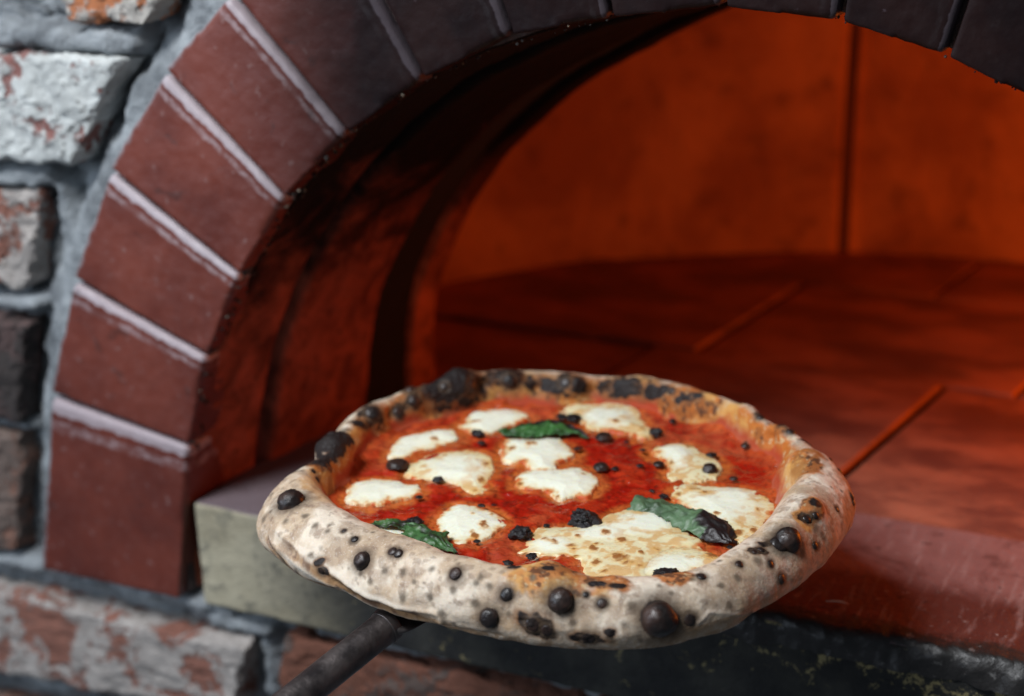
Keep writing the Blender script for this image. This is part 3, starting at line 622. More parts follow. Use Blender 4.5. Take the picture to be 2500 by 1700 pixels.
# ---- colours of the dough
nL = fbm(P2, 60, 4, 21); nM = fbm(P2, 150, 4, 22); nF = fbm(P2, 420, 3, 23)
def C(*c): return np.array(c)[None, :]
def lay(col, f, c): f = np.clip(f, 0, 1)[:, None]; return col*(1-f)+(c if isinstance(c, np.ndarray) else C(*c))*f
beige = C(0.56, 0.43, 0.30); pale = C(0.76, 0.66, 0.53)
col = lay(np.repeat(beige, len(P2), 0), sstep(0.38, 0.62, nL), pale)
col = lay(col, sstep(0.50, 0.64, nM)*0.5, (0.34, 0.235, 0.16)); col = lay(col, sstep(0.52, 0.64, fbm(P2, 24, 3, 27))*0.35, (0.36, 0.26, 0.17)); col = lay(col, sstep(0.60, 0.70, fbm(P2, 230, 3, 28))*0.45, (0.20, 0.13, 0.09))
S = np.tile(SU, nt)                              # 0 centre .. inner slope .. top .. outside .. bottom
wloc = (rho-np.repeat(RIN, ns))/np.repeat(ROUT-RIN, ns)
topside = P2[:, 2] > ZS-0.006
inner = sstep(0.50, 0.24, wloc+(nM-0.5)*0.35)*topside
frnt = front(np.repeat(TH, ns))
inner_s = inner*(0.25+0.75*sstep(0.75, 0.45, frnt))
gold = C(0.62, 0.32, 0.085); gold2 = C(0.50, 0.15, 0.020)
gcol = lay(np.repeat(gold, len(P2), 0), sstep(0.40, 0.60, nL), gold2); gcol = lay(gcol, sstep(0.60, 0.75, nF), (0.60, 0.42, 0.22))
col = lay(col, inner_s, gcol)
col = lay(col, sstep(0.15, 0.02, wloc+(nM-0.5)*0.12)*topside, (0.42, 0.05, 0.012))
under = sstep(ZS-0.002, ZS-0.010, P2[:, 2]+(nM-0.5)*0.008)
tan = sstep(ZS+0.010, ZS-0.003, P2[:, 2]+(nL-0.5)*0.016)*frnt; col = lay(col, tan*0.55, lay(np.repeat(C(0.46, 0.29, 0.15), len(P2), 0), sstep(0.48, 0.62, nM), (0.60, 0.49, 0.37)))
col = lay(col, under*0.75, lay(np.repeat(C(0.30, 0.17, 0.085), len(P2), 0), sstep(0.5, 0.65, nF), (0.55, 0.47, 0.38)))
flour = (1-inner_s)*0.9
# named golden regions (photo position, radius, strength)
char = np.zeros(len(P2))
def blob(q, r, b=None, jit=0.5, fq=200, seed=1, asp=None):
    c0, n0 = hit(bC, q)
    if c0 is None: return np.zeros(len(P2))+9
    D = P2-c0
    if asp is not None:                                     # stretched along the screen direction given
        ax = RT*asp[0]+UP*asp[1]; ax = ax-n0*(ax@n0); ax /= np.linalg.norm(ax); s_ = D@ax; D = D-np.outer(s_*(1-1/asp[2]), ax)
    d = np.linalg.norm(D, axis=1); s = d < r*4
    out = np.full(len(P2), 9.0)
    out[s] = d[s]/r+(fbm(P2[s], fq, 3, seed)-0.5)*jit*2
    return out
PXM = 1/4900.0
for q, r in [((800, 1165), 62), ((775, 1130), 40), ((1340, 1395), 95), ((1700, 985), 90), ((1640, 975), 60), ((1960, 1130), 70), ((1985, 1235), 48), ((1960, 1270), 35), ((1870, 1070), 45), ((1900, 1040), 35), ((1480, 1412), 60), ((1640, 1405), 55), ((1050, 985), 60), ((1180, 965), 50), ((1400, 960), 70), ((930, 1045), 40)]:
    d = blob(q, r*PXM, jit=0.45, fq=130, seed=3); f_ = sstep(1.1, 0.75, d); col = lay(col, f_*0.92, gcol); col = lay(col, f_*sstep(0.50, 0.66, fbm(P2, 85, 4, 44))*0.7, (0.26, 0.085, 0.018)); flour *= 1-f_
    spk = sstep(0.54, 0.62, fbm(P2, 330, 3, 41))*f_*sstep(0.40, 0.55, nL); col = lay(col, spk*0.85, (0.075, 0.028, 0.012))
# fold bands
brown = lay(np.repeat(C(0.36, 0.20, 0.09), len(P2), 0), sstep(0.5, 0.62, nM), (0.16, 0.075, 0.035))
fA = sstep(0.0044, 0.0022, crA-0.0002+(nF-0.5)*0.002)*sstep(0.0, 0.3, tA)*sstep(1.0, 0.9, tA); col = lay(col, fA*0.95, brown); flour *= 1-fA
fB = sstep(0.0042, 0.002, crB+(nM-0.5)*0.003)*sstep(1.0, 0.8, tB); col = lay(col, fB*0.7, brown)
band = np.exp(-((crA-0.0052)/0.0014)**2)*sstep(0.05, 0.2, tA)*sstep(0.95, 0.8, tA)*(P2[:, 2] < ZS+0.012); col = lay(col, band*0.8*(crB < crA+0.01), (0.74, 0.66, 0.55))
fC = np.exp(-((crC-0.001)/0.0009)**2); col = lay(col, fC*0.7, (0.68, 0.58, 0.47))
fC2 = sstep(0.010, 0.003, crC)*(P2[:, 2] < ZS+0.002); col = lay(col, fC2*0.6, (0.34, 0.20, 0.09))
# soft scorch freckles
SOFT = [(697, 1272, 12), (645, 1265, 16), (660, 1250, 12), (768, 1283, 12), (805, 1282, 10), (707, 1147, 12), (655, 1207, 10), (640, 1240, 10), (745, 1260, 13), (800, 1297, 10), (862, 1320, 18), (840, 1297, 12), (940, 1395, 14), (985, 1395, 13), (1055, 1390, 12),
        (985, 1460, 18), (1050, 1458, 13), (1105, 1440, 15), (1165, 1425, 12), (1195, 1430, 12), (1175, 1408, 12), (1160, 1475, 15), (1300, 1445, 9), (1430, 1450, 12), (1472, 1472, 20), (1545, 1480, 18), (1300, 1410, 12), (1690, 1415, 12), (1610, 1430, 10), (1525, 1525, 16),
        (1684, 1510, 24), (1760, 1430, 10), (1800, 1410, 12), (1850, 1370, 16), (1880, 1375, 12), (1960, 1355, 17), (1905, 1410, 16), (1990, 1290, 20), (2010, 1310, 15), (2000, 1330, 12), (2045, 1238, 10), (2030, 1190, 8), (2055, 1200, 8), (2085, 1260, 8), (2072, 1290, 10), (2050, 1150, 9),
        (2036, 1120, 8), (1995, 1100, 8), (1930, 1035, 16), (1900, 1020, 14), (1940, 1050, 13), (840, 1050, 26), (905, 1020, 22), (780, 1080, 14), (780, 1370, 20), (790, 1400, 16), (640, 1390, 18), (665, 1370, 16), (700, 1400, 16), (800, 1440, 15), (1080, 1500, 14), (760, 1355, 12), (1240, 1500, 12), (1400, 1520, 12),
        (1490, 1560, 16), (1390, 1480, 10), (1560, 1560, 14), (1780, 1480, 14), (1830, 1500, 12), (1640, 1540, 16), (1755, 1370, 8), (1110, 1525, 9), (910, 1300, 8), (905, 1420, 11), (880, 1400, 9), (1010, 1420, 9), (1345, 1500, 10), (1640, 1450, 9)]
rs = np.random.default_rng(12)
for i in range(60):
    a_ = rs.uniform(-math.pi, math.pi); jx = int((a_+math.pi)/(2*math.pi)*NT) % NT; SOFT.append(('v', jx*ns+int(rs.uniform(0.38, 0.66)*ns), rs.uniform(4, 10)))
for i, s in enumerate(SOFT):
    if s[0] == 'v':
        c0 = P2[s[1]]; d = np.linalg.norm(P2-c0, axis=1)/(s[2]*PXM); k = d < 3; dd = np.full(len(P2), 9.0); dd[k] = d[k]+(nF[k]-0.5)*0.9; st = 0.5
    else: dd = blob(s[:2], s[2]*PXM*1.05, jit=0.5, fq=300, seed=i); st = 0.82
    f_ = sstep(1.3, 0.15, dd)*st; col = lay(col, f_, (0.10, 0.075, 0.050)); flour *= 1-f_
# hard char patches: x, y, radius, stretch direction
HARD = [(910, 1008, 34, (0.5, 1, 1.1)), (975, 1000, 24, (0, 1, 1.2)), (1012, 970, 26, (1, 0, 1)), (1000, 942, 22, (1, 0, 1)), (1100, 925, 60, (1, 0, 1.4)), (1135, 950, 60, (1, 0, 1.3)), (1205, 925, 26, (1, 0, 1.2)), (1080, 985, 22, (1, 0.3, 1.3)), (1300, 935, 24, (1, 0, 1.5)), (1485, 945, 24, (1, 0, 1.6)), (870, 1030, 18, (1, 0.5, 1.4)), (1060, 955, 30, (1, 0, 1.3)),
        (1165, 935, 26, (1, 0, 1)), (1244, 928, 30, (0.4, 1, 1.1)), (1255, 905, 26, (1, 0, 1.3)), (1370, 935, 34, (1, 0, 1.6)), (1420, 945, 22, (1, -0.3, 1.4)), (1540, 947, 36, (1, 0, 1.9)), (1600, 955, 26, (1, 0, 1.8)), (1670, 970, 20, (1, 0, 1.4)), (1700, 965, 12, (1, 0, 1.2)),
        (1317, 1530, 26, (1, -0.5, 1.6)), (1280, 1515, 15, (1, -0.3, 1.4)), (1437, 1556, 18, (1, 0, 1.9)), (1490, 1545, 10, (1, 0, 1.2)), (1985, 1225, 17, (1, -0.2, 1.5)), (1968, 1265, 16, (1, 0.3, 1.4)), (1855, 1345, 12, (1, 0.5, 2.2)), (1868, 1330, 12, (1, 0.6, 2.0)), (1620, 1400, 13, (1, 0, 2.2)), (1640, 1398, 12, (1, 0, 2.0)), (1917, 1033, 10, (1, 0.1, 2.2)), (1968, 1080, 11, (1, 0, 1.8)),
        (1255, 1385, 10, (1, 0, 1.6)), (1290, 1368, 10, (1, 0.3, 1.8)), (1345, 1385, 11, (1, 0, 1.5)), (1375, 1370, 8, (1, -0.3, 1.5)), (1510, 1430, 8, (1, 0, 2.5)), (1450, 1425, 9, (1, 0, 2.5)), (765, 1150, 9, (1, 0, 1)), (775, 1170, 10, (1, 0, 1)), (1818, 1086, 12, (1, 0, 1)), (1650, 1110, 1, (1, 0, 1)), (790, 1395, 11, (1, -0.4, 1.4)), (780, 1372, 9, (1, 0, 1.5)), (1860, 1010, 12, (1, -0.3, 1.6))]
for i, (x_, y_, r_, asp) in enumerate(HARD):
    dd = blob((x_, y_), r_*PXM*(1.15 if y_ < 1130 and x_ < 1500 else 1), jit=0.95, fq=170, seed=50+i, asp=asp)
    halo = sstep(1.9, 0.8, dd); col = lay(col, halo*0.75, (0.20, 0.085, 0.030)); flour *= 1-halo
    f_ = sstep(1.12, 0.85, dd); col = lay(col, f_*0.97, (0.012, 0.010, 0.011)); char = np.maximum(char, f_)
for (qb, zlow, rb) in (((800, 1092), 0.0185, 0.024), ((1115, 945), 0.013, 0.021), ((1244, 925), 0.016, 0.012)):
    c0, _n = hit(bC, qb); dz_ = P2[:, 2]-(ZS+zlow)+(nM-0.5)*0.012+(nF-0.5)*0.005; f_ = sstep(rb*1.15, rb*0.8, np.linalg.norm(P2-c0, axis=1)+(nM-0.5)*0.012)
    col = lay(col, sstep(-0.005, 0.0, dz_)*f_*0.8, (0.20, 0.075, 0.025)); f_ = f_*sstep(-0.0025, -0.0005, dz_); col = lay(col, f_*0.97, (0.013, 0.011, 0.012)); char = np.maximum(char, f_); flour *= 1-f_
# blisters: x, y, radius, (flatness)
BLI = [(710, 1205, 37, 1.0), (885, 1357, 24, 1.0), (958, 1341, 13, 0.7), (972, 1346, 12, 0.7), (866, 1312, 10, 0.8), (840, 1294, 6, 0.8), (1112, 1392, 17, 0.9), (1237, 1444, 17, 0.9), (1369, 1451, 31, 0.9), (1195, 1500, 24, 0.7), (1608, 1488, 42, 1.0), (1626, 1500, 30, 0.9), (1924, 1300, 33, 1.0), (1903, 1318, 22, 0.7), (1712, 1402, 12, 0.9), (1804, 1373, 10, 0.9), (1881, 1373, 10, 0.8), (1909, 1408, 13, 0.8), (1990, 1328, 11, 0.8),
       (2083, 1223, 9, 1.0), (2097, 1206, 11, 1.0), (2043, 1240, 8, 0.7), (1858, 1338, 10, 0.8), (1842, 1344, 8, 0.8), (1970, 1263, 12, 0.7), (1991, 1254, 10, 0.9), (1938, 1046, 14, 0.8), (1883, 1002, 14, 0.8), (2050, 1146, 9, 0.7), (2036, 1118, 8, 0.7), (1011, 968, 18, 0.9), (1000, 941, 20, 0.8), (1244, 922, 20, 0.8), (1085, 940, 12, 0.7), (1155, 935, 20, 0.6), (910, 1000, 22, 0.5), (972, 1002, 16, 0.7), (1378, 930, 16, 0.5), (1470, 1470, 12, 0.5), (1430, 1450, 7, 0.6), (1684, 1510, 15, 0.5), (1640, 905+45, 9, 0.6), (785, 1392, 9, 0.5), (1300, 1522, 17, 0.35), (1335, 1538, 15, 0.35), (1437, 1556, 15, 0.3)]
BL = []
for i, (x_, y_, r_, fl_) in enumerate(BLI):
    c0, n0 = hit(bC, (x_, y_))
    if c0 is None: continue
    c0b, n0b = hit(bC, (x_, y_+r_*0.55*fl_))
    if c0b is not None: c0, n0 = c0b, (n0+n0b)
    n0 = n0/np.linalg.norm(n0); 
    if n0@(CAM-c0) < 0: n0 = -n0
    BL.append((c0, n0, r_*PXM, fl_)); dd = np.linalg.norm(P2-c0, axis=1)/(r_*PXM)+(nF-0.5)*0.5
    col = lay(col, sstep(2.5, 0.8, dd)*0.9, (0.085, 0.055, 0.034)); flour *= 1-sstep(2.3, 1.0, dd); f_ = sstep(1.25, 0.85, dd); col = lay(col, f_, (0.018, 0.012, 0.010)); char = np.maximum(char, f_)
P2 += N*(char*((fbm(P2, 260, 3, 77)-0.45)*0.0022))[:, None]
crust = make('crust', P2, FC, DOUGH, pizza, cols=np.clip(col, 0, 1), attrs={'char': char, 'flour': np.clip(flour, 0, 1)})
crust['label'] = 'puffed leopard spotted crust, floured pale outside and golden inside'
def blister(c0, n0, r, fl_, seed, mat, parent, name='char_blister', lump=0.10, nu=40, nv=26, sink=0.38):
    a = np.linspace(0, 2*math.pi, nu, endpoint=False); e = np.linspace(0.02, math.pi-0.02, nv)
    A, E_ = np.meshgrid(a, e, indexing='ij'); D = np.stack([np.sin(E_)*np.cos(A), np.sin(E_)*np.sin(A), np.cos(E_)], -1).reshape(-1, 3)
    rad = 1+(fbm(D+seed*3.3, 1.6, 3, seed)-0.5)*lump*4+(fbm(D+seed, 6, 3, seed+1)-0.5)*lump
    n0 = n0/np.linalg.norm(n0); t1 = np.cross(n0, [0.3, 0.5, 0.8]); t1 /= np.linalg.norm(t1); t2 = np.cross(n0, t1)
    L = D*rad[:, None]; flare = np.clip(-L[:, 2], 0, 1)*0.45
    W = c0+r*(np.outer(L[:, 0]*(1+flare), t1)+np.outer(L[:, 1]*(1+flare), t2)+np.outer(L[:, 2]*fl_*0.95+sink*fl_, n0))
    Fa = grid_faces(nu, nv, True)
    return make(name, W, Fa, mat, parent)
for i, (c0, n0, r, fl_) in enumerate(BL): blister(c0, n0, r, fl_*(0.85 if r > 0.0045 else 0.6), i, CHAR, crust, lump=0.055, sink=0.12 if r > 0.0045 else -0.1, nu=40 if r > 0.003 else 20, nv=26 if r > 0.003 else 14)

# ------------------------------------------------------------------ toppings
def poly(pts, n=240): return catmull([bp(p, 2, ZS+0.001)[:2] for p in pts], n, True)
def cr(o, pts): return [(o[0]+x*0.3481, o[1]+y*0.3481) for x, y in pts]
A_, B_, C_, D_ = (600, 850), (1350, 850), (600, 1150), (1350, 1150)
CH = [cr(A_, [(985, 755), (1060, 640), (1200, 595), (1400, 560), (1500, 590), (1490, 645), (1340, 690), (1200, 730), (1090, 770)]),
      cr(A_, [(1530, 500), (1600, 440), (1760, 425), (1900, 430), (1990, 465), (1960, 515), (1830, 545), (1690, 610), (1560, 590), (1480, 560)]),
      cr(A_, [(1150, 800), (1250, 755), (1400, 720), (1600, 715), (1710, 750), (1760, 820), (1740, 880), (1705, 930), (1700, 1000), (1590, 1015), (1480, 955), (1390, 935), (1290, 925), (1150, 900), (1110, 855)]),
      cr(A_, [(690, 1070), (710, 980), (780, 935), (900, 915), (1050, 925), (1140, 955), (1225, 955), (1235, 1010), (1150, 1045), (1050, 1065), (950, 1090), (800, 1090)]),
      cr(A_, [(1335, 1250), (1340, 1190), (1400, 1120), (1500, 1088), (1610, 1105), (1720, 1135), (1800, 1185), (1840, 1230), (1750, 1295), (1680, 1330), (1560, 1375), (1440, 1368), (1365, 1315)]),
      cr(A_, [(1820, 640), (1950, 635), (2150, 620), (2260, 670), (2310, 740), (2190, 805), (2165, 850), (2050, 860), (1950, 810), (1830, 800), (1790, 740)]),
      [(1262, 1156), (1296, 1148), (1371, 1143), (1413, 1140), (1447, 1154), (1464, 1177), (1453, 1200), (1433, 1214), (1400, 1211), (1369, 1217), (1331, 1200), (1279, 1193), (1255, 1177)],
      cr(B_, [(50, 440), (150, 385), (300, 385), (430, 375), (560, 410), (610, 450), (640, 510), (700, 560), (710, 605), (620, 628), (550, 595), (470, 590), (370, 570), (250, 560), (170, 505), (80, 480)]),
      cr(B_, [(680, 705), (750, 675), (870, 662), (980, 680), (1050, 730), (1120, 750), (1180, 800), (1195, 850), (1150, 905), (1070, 930), (1000, 945), (850, 940), (790, 895), (800, 830), (730, 750)]),
      cr(B_, [(810, 1000), (900, 950), (1000, 950), (1150, 965), (1330, 975), (1450, 1005), (1530, 1060), (1570, 1130), (1540, 1190), (1490, 1230), (1530, 1290), (1440, 1345), (1350, 1395), (1290, 1385), (1200, 1330), (1120, 1250), (1060, 1170), (940, 1100), (850, 1060)]),
      [(1272, 1345), (1288, 1310), (1320, 1288), (1383, 1284), (1420, 1281), (1489, 1256), (1531, 1238), (1594, 1235), (1649, 1252), (1668, 1275), (1690, 1303), (1720, 1320), (1700, 1338), (1640, 1340), (1612, 1370), (1590, 1408), (1500, 1424), (1440, 1412), (1421, 1390), (1393, 1360), (1330, 1358)],
      [(1550, 1384), (1600, 1348), (1660, 1333), (1720, 1343), (1762, 1362), (1764, 1380), (1722, 1397), (1684, 1408), (1610, 1414), (1560, 1408)],
      [(888, 1290), (925, 1276), (985, 1279), (1003, 1300), (1014, 1328), (1020, 1350), (970, 1340), (925, 1322)]]
POL = [poly(c) for c in CH]
# sauce disc
na, nr = 720, 190
ang = np.linspace(-math.pi, math.pi, na, endpoint=False); rin_a = np.interp(ang, TH, RIN)
rag = (fbm(np.stack([np.cos(ang), np.sin(ang), 0*ang], -1), 7, 4, 2)-0.5)*0.008
Rr = np.linspace(0.002, 1, nr)[None, :]*(rin_a+0.0055+rag)[:, None]
X = PC[0]+Rr*np.cos(ang)[:, None]; Y = PC[1]+Rr*np.sin(ang)[:, None]
SP = np.stack([X, Y, 0*X], -1).reshape(-1, 3)
mind = np.full(len(SP), 9.0)
for pl in POL:
    for i in range(0, len(pl), 4): mind = np.minimum(mind, np.hypot(SP[:, 0]-pl[i, 0], SP[:, 1]-pl[i, 1]))
rel = np.tile(np.linspace(0.002, 1, nr), na)
n1 = fbm(SP, 72, 3, 61); n2 = fbm(SP, 190, 3, 62); n0 = fbm(SP, 40, 3, 63)
edge = sstep(0.93, 1.0, rel)
Z = ZS+(n1-0.5)*0.0046+(n2-0.5)*0.0016+edge*0.004-0.0004*(mind < 0.004)
SP[:, 2] = Z
red = C(0.37, 0.014, 0.005)
sc_ = lay(np.repeat(red, len(SP), 0), sstep(0.45, 0.65, n1), (0.46, 0.035, 0.010))
sc_ = lay(sc_, sstep(0.0085, 0.0010, mind+(n1-0.5)*0.011+(n2-0.5)*0.004)*0.8, (0.60, 0.17, 0.035))
sc_ = lay(sc_, sstep(0.55, 0.68, n0)*0.45, (0.55, 0.13, 0.045))
sc_ = lay(sc_, sstep(0.86, 1.0, rel+(n1-0.5)*0.10)*0.6, (0.56, 0.12, 0.03))
sc_ = lay(sc_, sstep(0.66, 0.72, fbm(SP, 380, 2, 64))*0.5, (0.12, 0.02, 0.01))
make('tomato_sauce', SP, grid_faces(na, nr, True), SAUCE, pizza, cols=np.clip(sc_, 0, 1))
# cheese
TOAST = [(1160, 1030, 18, 5), (1180, 1005, 20, 5), (1060, 1072, 12, 5), (1187, 1130, 16, 10), (1176, 1168, 13, 10), (1158, 1195, 12, 8), (1085, 1112, 8, 3), (960, 1167, 16, 5), (1085, 1300, 11, 8), (1152, 1256, 10, 5), (1180, 1282, 14, 8), (1158, 1305, 12, 7), (1200, 1255, 8, 6), (1100, 1325, 7, 4), (1250, 1095, 10, 7), (1300, 1085, 12, 6), (1422, 1157, 9, 4), (1362, 1208, 12, 7), (1270, 1180, 9, 6), (1290, 1088, 10, 8),
         (1500, 1030, 24, 7), (1520, 1020, 14, 5), (1420, 985, 20, 4), (1568, 1045, 13, 7), (1680, 1085, 20, 7), (1640, 1128, 10, 8), (1700, 1180, 15, 4), (1690, 1195, 22, 6), (1720, 1205, 14, 6), (1655, 1205, 14, 5), (1870, 1210, 12, 8), (1800, 1300, 16, 6), (1750, 1253, 10, 4), (1840, 1295, 12, 8), (1562, 1253, 18, 5), (1539, 1272, 14, 4), (1486, 1276, 11, 4), (1479, 1301, 16, 7), (1518, 1319, 15, 8), (1447, 1338, 12, 9), (1410, 1310, 10, 4), (1600, 1338, 14, 5), (1565, 1350, 9, 4), (1605, 1340, 12, 5), (1354, 1325, 12, 6), (1395, 1333, 14, 4), (1510, 1360, 28, 9), (1455, 1374, 13, 7), (1455, 1330, 8, 4), (1565, 1380, 16, 6), (1735, 1355, 24, 9), (1475, 1395, 14, 5), (1405, 1355, 8, 3), (1565, 1258, 7, 3), (1540, 1375, 18, 6), (1330, 1318, 10, 5), (1400, 1340, 9, 4), (1850, 1245, 9, 6), (1280, 1345, 9, 5), (1500, 1412, 22, 4)]
TW = [(bp((x, y), 2, ZS+0.002), rx, ry) for x, y, rx, ry in TOAST]
LUMPS = {9: [((1740, 1240), 105, 42), ((1800, 1210), 60, 30)], 10: [((1575, 1275), 75, 27), ((1480, 1300), 60, 16), ((1350, 1330), 45, 18)], 11: [((1650, 1378), 70, 22)], 8: [((1660, 1110), 48, 40)], 7: [((1490, 1020), 75, 30)], 2: [((1120, 1150), 90, 40)]}
labels = ['long melted mozzarella patch at the upper left', 'mozzarella patch below the back crust', None, 'smooth white mozzarella patch nearest the left crust', 'round mozzarella patch with toasted dots', None, 'mozzarella patch in the middle of the pizza', 'mozzarella patch behind the upper basil leaf', 'mozzarella patch with a black burnt bubble', 'large mozzarella patch at the right', 'large toasted mozzarella patch at the front', None, 'white mozzarella patch under the left basil leaf']
for i, pl in enumerate(POL):
    na2, nr2 = 260, 60
    pl = pl[np.linspace(0, len(pl), na2, endpoint=False).astype(int)]; c0 = pl.mean(0)
    tt = np.linspace(0.0, 1, nr2)
    d = pl-c0; e = np.stack([pl[:, 0], pl[:, 1], 0*pl[:, 0]], -1)
    wob = 1+(fbm(e, 110, 4, 100+i)-0.5)*0.42+(fbm(e, 380, 3, 130+i)-0.5)*0.24
    XY = c0+d[:, None, :]*(tt[None, :, None]*(wob[:, None, None]*0.5+0.5*1.03))
    CPt = np.concatenate([XY, np.zeros(XY.shape[:2]+(1,))], -1).reshape(-1, 3)
    T_ = np.tile(tt, na2); sz = np.hypot(*(pl.max(0)-pl.min(0)))
    mdist = np.hypot(CPt[:, 0][:, None]-pl[None, ::5, 0], CPt[:, 1][:, None]-pl[None, ::5, 1]).min(1)
    mdist = np.where(T_ > 0.985, 0, mdist)
    a1 = fbm(CPt, 75, 3, 70); a2 = fbm(CPt, 190, 4, 71); a3 = fbm(CPt, 480, 3, 72)
    lumpf = np.ones(len(CPt))
    if i in LUMPS:
        lumpf = np.zeros(len(CPt))
        for q_, rx_, ry_ in LUMPS[i]:
            L0 = bp(q_, 2, ZS+0.002); du = CPt-L0; s1 = du@RT/(rx_*PXM); s2 = (du[:, :2]@np.array([FW[0], FW[1]])/np.hypot(FW[0], FW[1]))/(ry_*PXM*2.3); lumpf = np.maximum(lumpf, sstep(1.5, 0.5, np.hypot(s1, s2)+(a1-0.5)*0.9+(a2-0.5)*0.8))
    hh = 0.0023*np.clip(mdist/0.012, 0, 1)**0.9*(0.72+0.28*lumpf)
    CPt[:, 2] = ZS+0.0006+hh+(a1-0.5)*0.0008*np.clip(mdist/0.006, 0, 1)+(a2-0.5)*0.0003-0.0026*sstep(0.93, 1.0, T_)
    em = mdist+(a2-0.5)*0.0085+(a1-0.5)*0.008+(a3-0.5)*0.002
    cc = np.repeat(C(0.86, 0.86, 0.70), len(CPt), 0)
    yel = lay(np.repeat(C(0.80, 0.70, 0.42), len(CPt), 0), sstep(0.47, 0.62, a2+(a3-0.5)*0.2)*0.9, (0.68, 0.38, 0.12)); cc = lay(cc, (1-lumpf)*0.9, yel)
    cc = lay(cc, sstep(0.0072, 0.0022, em)*0.6, (0.80, 0.66, 0.36))
    cc = lay(cc, sstep(0.0034, 0.0004, em)*0.85, (0.66, 0.27, 0.07))
    cc = lay(cc, sstep(0.0010, -0.0010, em), (0.55, 0.10, 0.025))
    for Wp, rx, ry in TW:
        if abs(Wp[0]-c0[0]) > 0.07 or abs(Wp[1]-c0[1]) > 0.09: continue
        du = (CPt-Wp); s1 = du@RT/(rx*PXM*0.85); s2 = (du[:, :2]@np.array([FW[0], FW[1]])/np.hypot(FW[0], FW[1]))/(ry*PXM*2.3)
        dd = np.hypot(s1, s2)+(a2-0.5)*1.9+(a3-0.5)*1.2
        cc = lay(cc, sstep(1.7, 0.8, dd)*0.60, (0.74, 0.42, 0.12)); cc = lay(cc, sstep(1.05, 0.35, dd)*0.9, (0.28, 0.085, 0.015)); CPt[:, 2] += 0.0005*sstep(1.1, 0.3, dd)
    o = make('mozzarella', CPt, grid_faces(na2, nr2, True), CHEESE, pizza, cols=np.clip(cc, 0, 1))
    if labels[i]: o['label'] = labels[i]
# burnt bits on the toppings
BITS = [(970, 1130, 33, 0.42, 'CHAR'), (1070, 1169, 13, 0.4, 'B'), (1167, 1056, 19, 0.5, 'B'), (1175, 1080, 11, 0.4, 'B'), (1423, 1262, 36, 0.65, 'B'), (1275, 1300, 27, 0.55, 'B'), (1468, 1138, 22, 0.5, 'C'), (1501, 1143, 11, 0.35, 'B'), (1608, 1131, 16, 0.4, 'C'), (1733, 1143, 21, 0.7, 'C'), (1474, 1064, 24, 0.5, 'C'), (1791, 1167, 12, 0.4, 'C'), (1604, 1055, 18, 0.8, 'B'),
        (1563, 1135, 10, 0.3, 'B'), (1568, 1097, 9, 0.3, 'B'), (1011, 1270, 22, 0.35, 'B'), (832, 1262, 11, 0.4, 'B'), (1819, 1087, 13, 0.5, 'C'), (1335, 1282, 8, 0.4, 'B'), (1175, 1233, 10, 0.3, 'B'), (1620, 1210, 11, 0.35, 'B'), (1592, 1197, 7, 0.3, 'B'), (1642, 1027, 11, 0.5, 'B'), (1400, 1017, 22, 0.35, 'B'), (1370, 1015, 16, 0.4, 'B'), (1023, 1212, 10, 0.2, 'B'), (1165, 1320, 9, 0.2, 'B'), (1240, 1372, 11, 0.3, 'B'), (1298, 1355, 13, 0.3, 'B'), (1626, 1399, 30, 0.3, 'B'), (1530, 1078, 7, 0.3, 'B'), (1411, 1093, 11, 0.25, 'B'), (1205, 1232, 6, 0.2, 'B'), (1738, 1108, 14, 0.3, 'B'), (1782, 1335, 8, 0.3, 'B'), (1785, 1310, 6, 0.5, 'B')]
for i, (x_, y_, r_, fl_, k) in enumerate(BITS):
    c0 = bp((x_, y_+r_*0.2), 2, ZS+0.0022); r = r_*PXM
    blister(c0, np.array([0.0, 0, 1.0]), r, fl_, 200+i, BURNT if k == 'B' else CHAR, pizza, 'burnt_bubble', lump=0.30 if k == 'B' else 0.08, nu=60 if r_ > 20 else 24, nv=36 if r_ > 20 else 14)
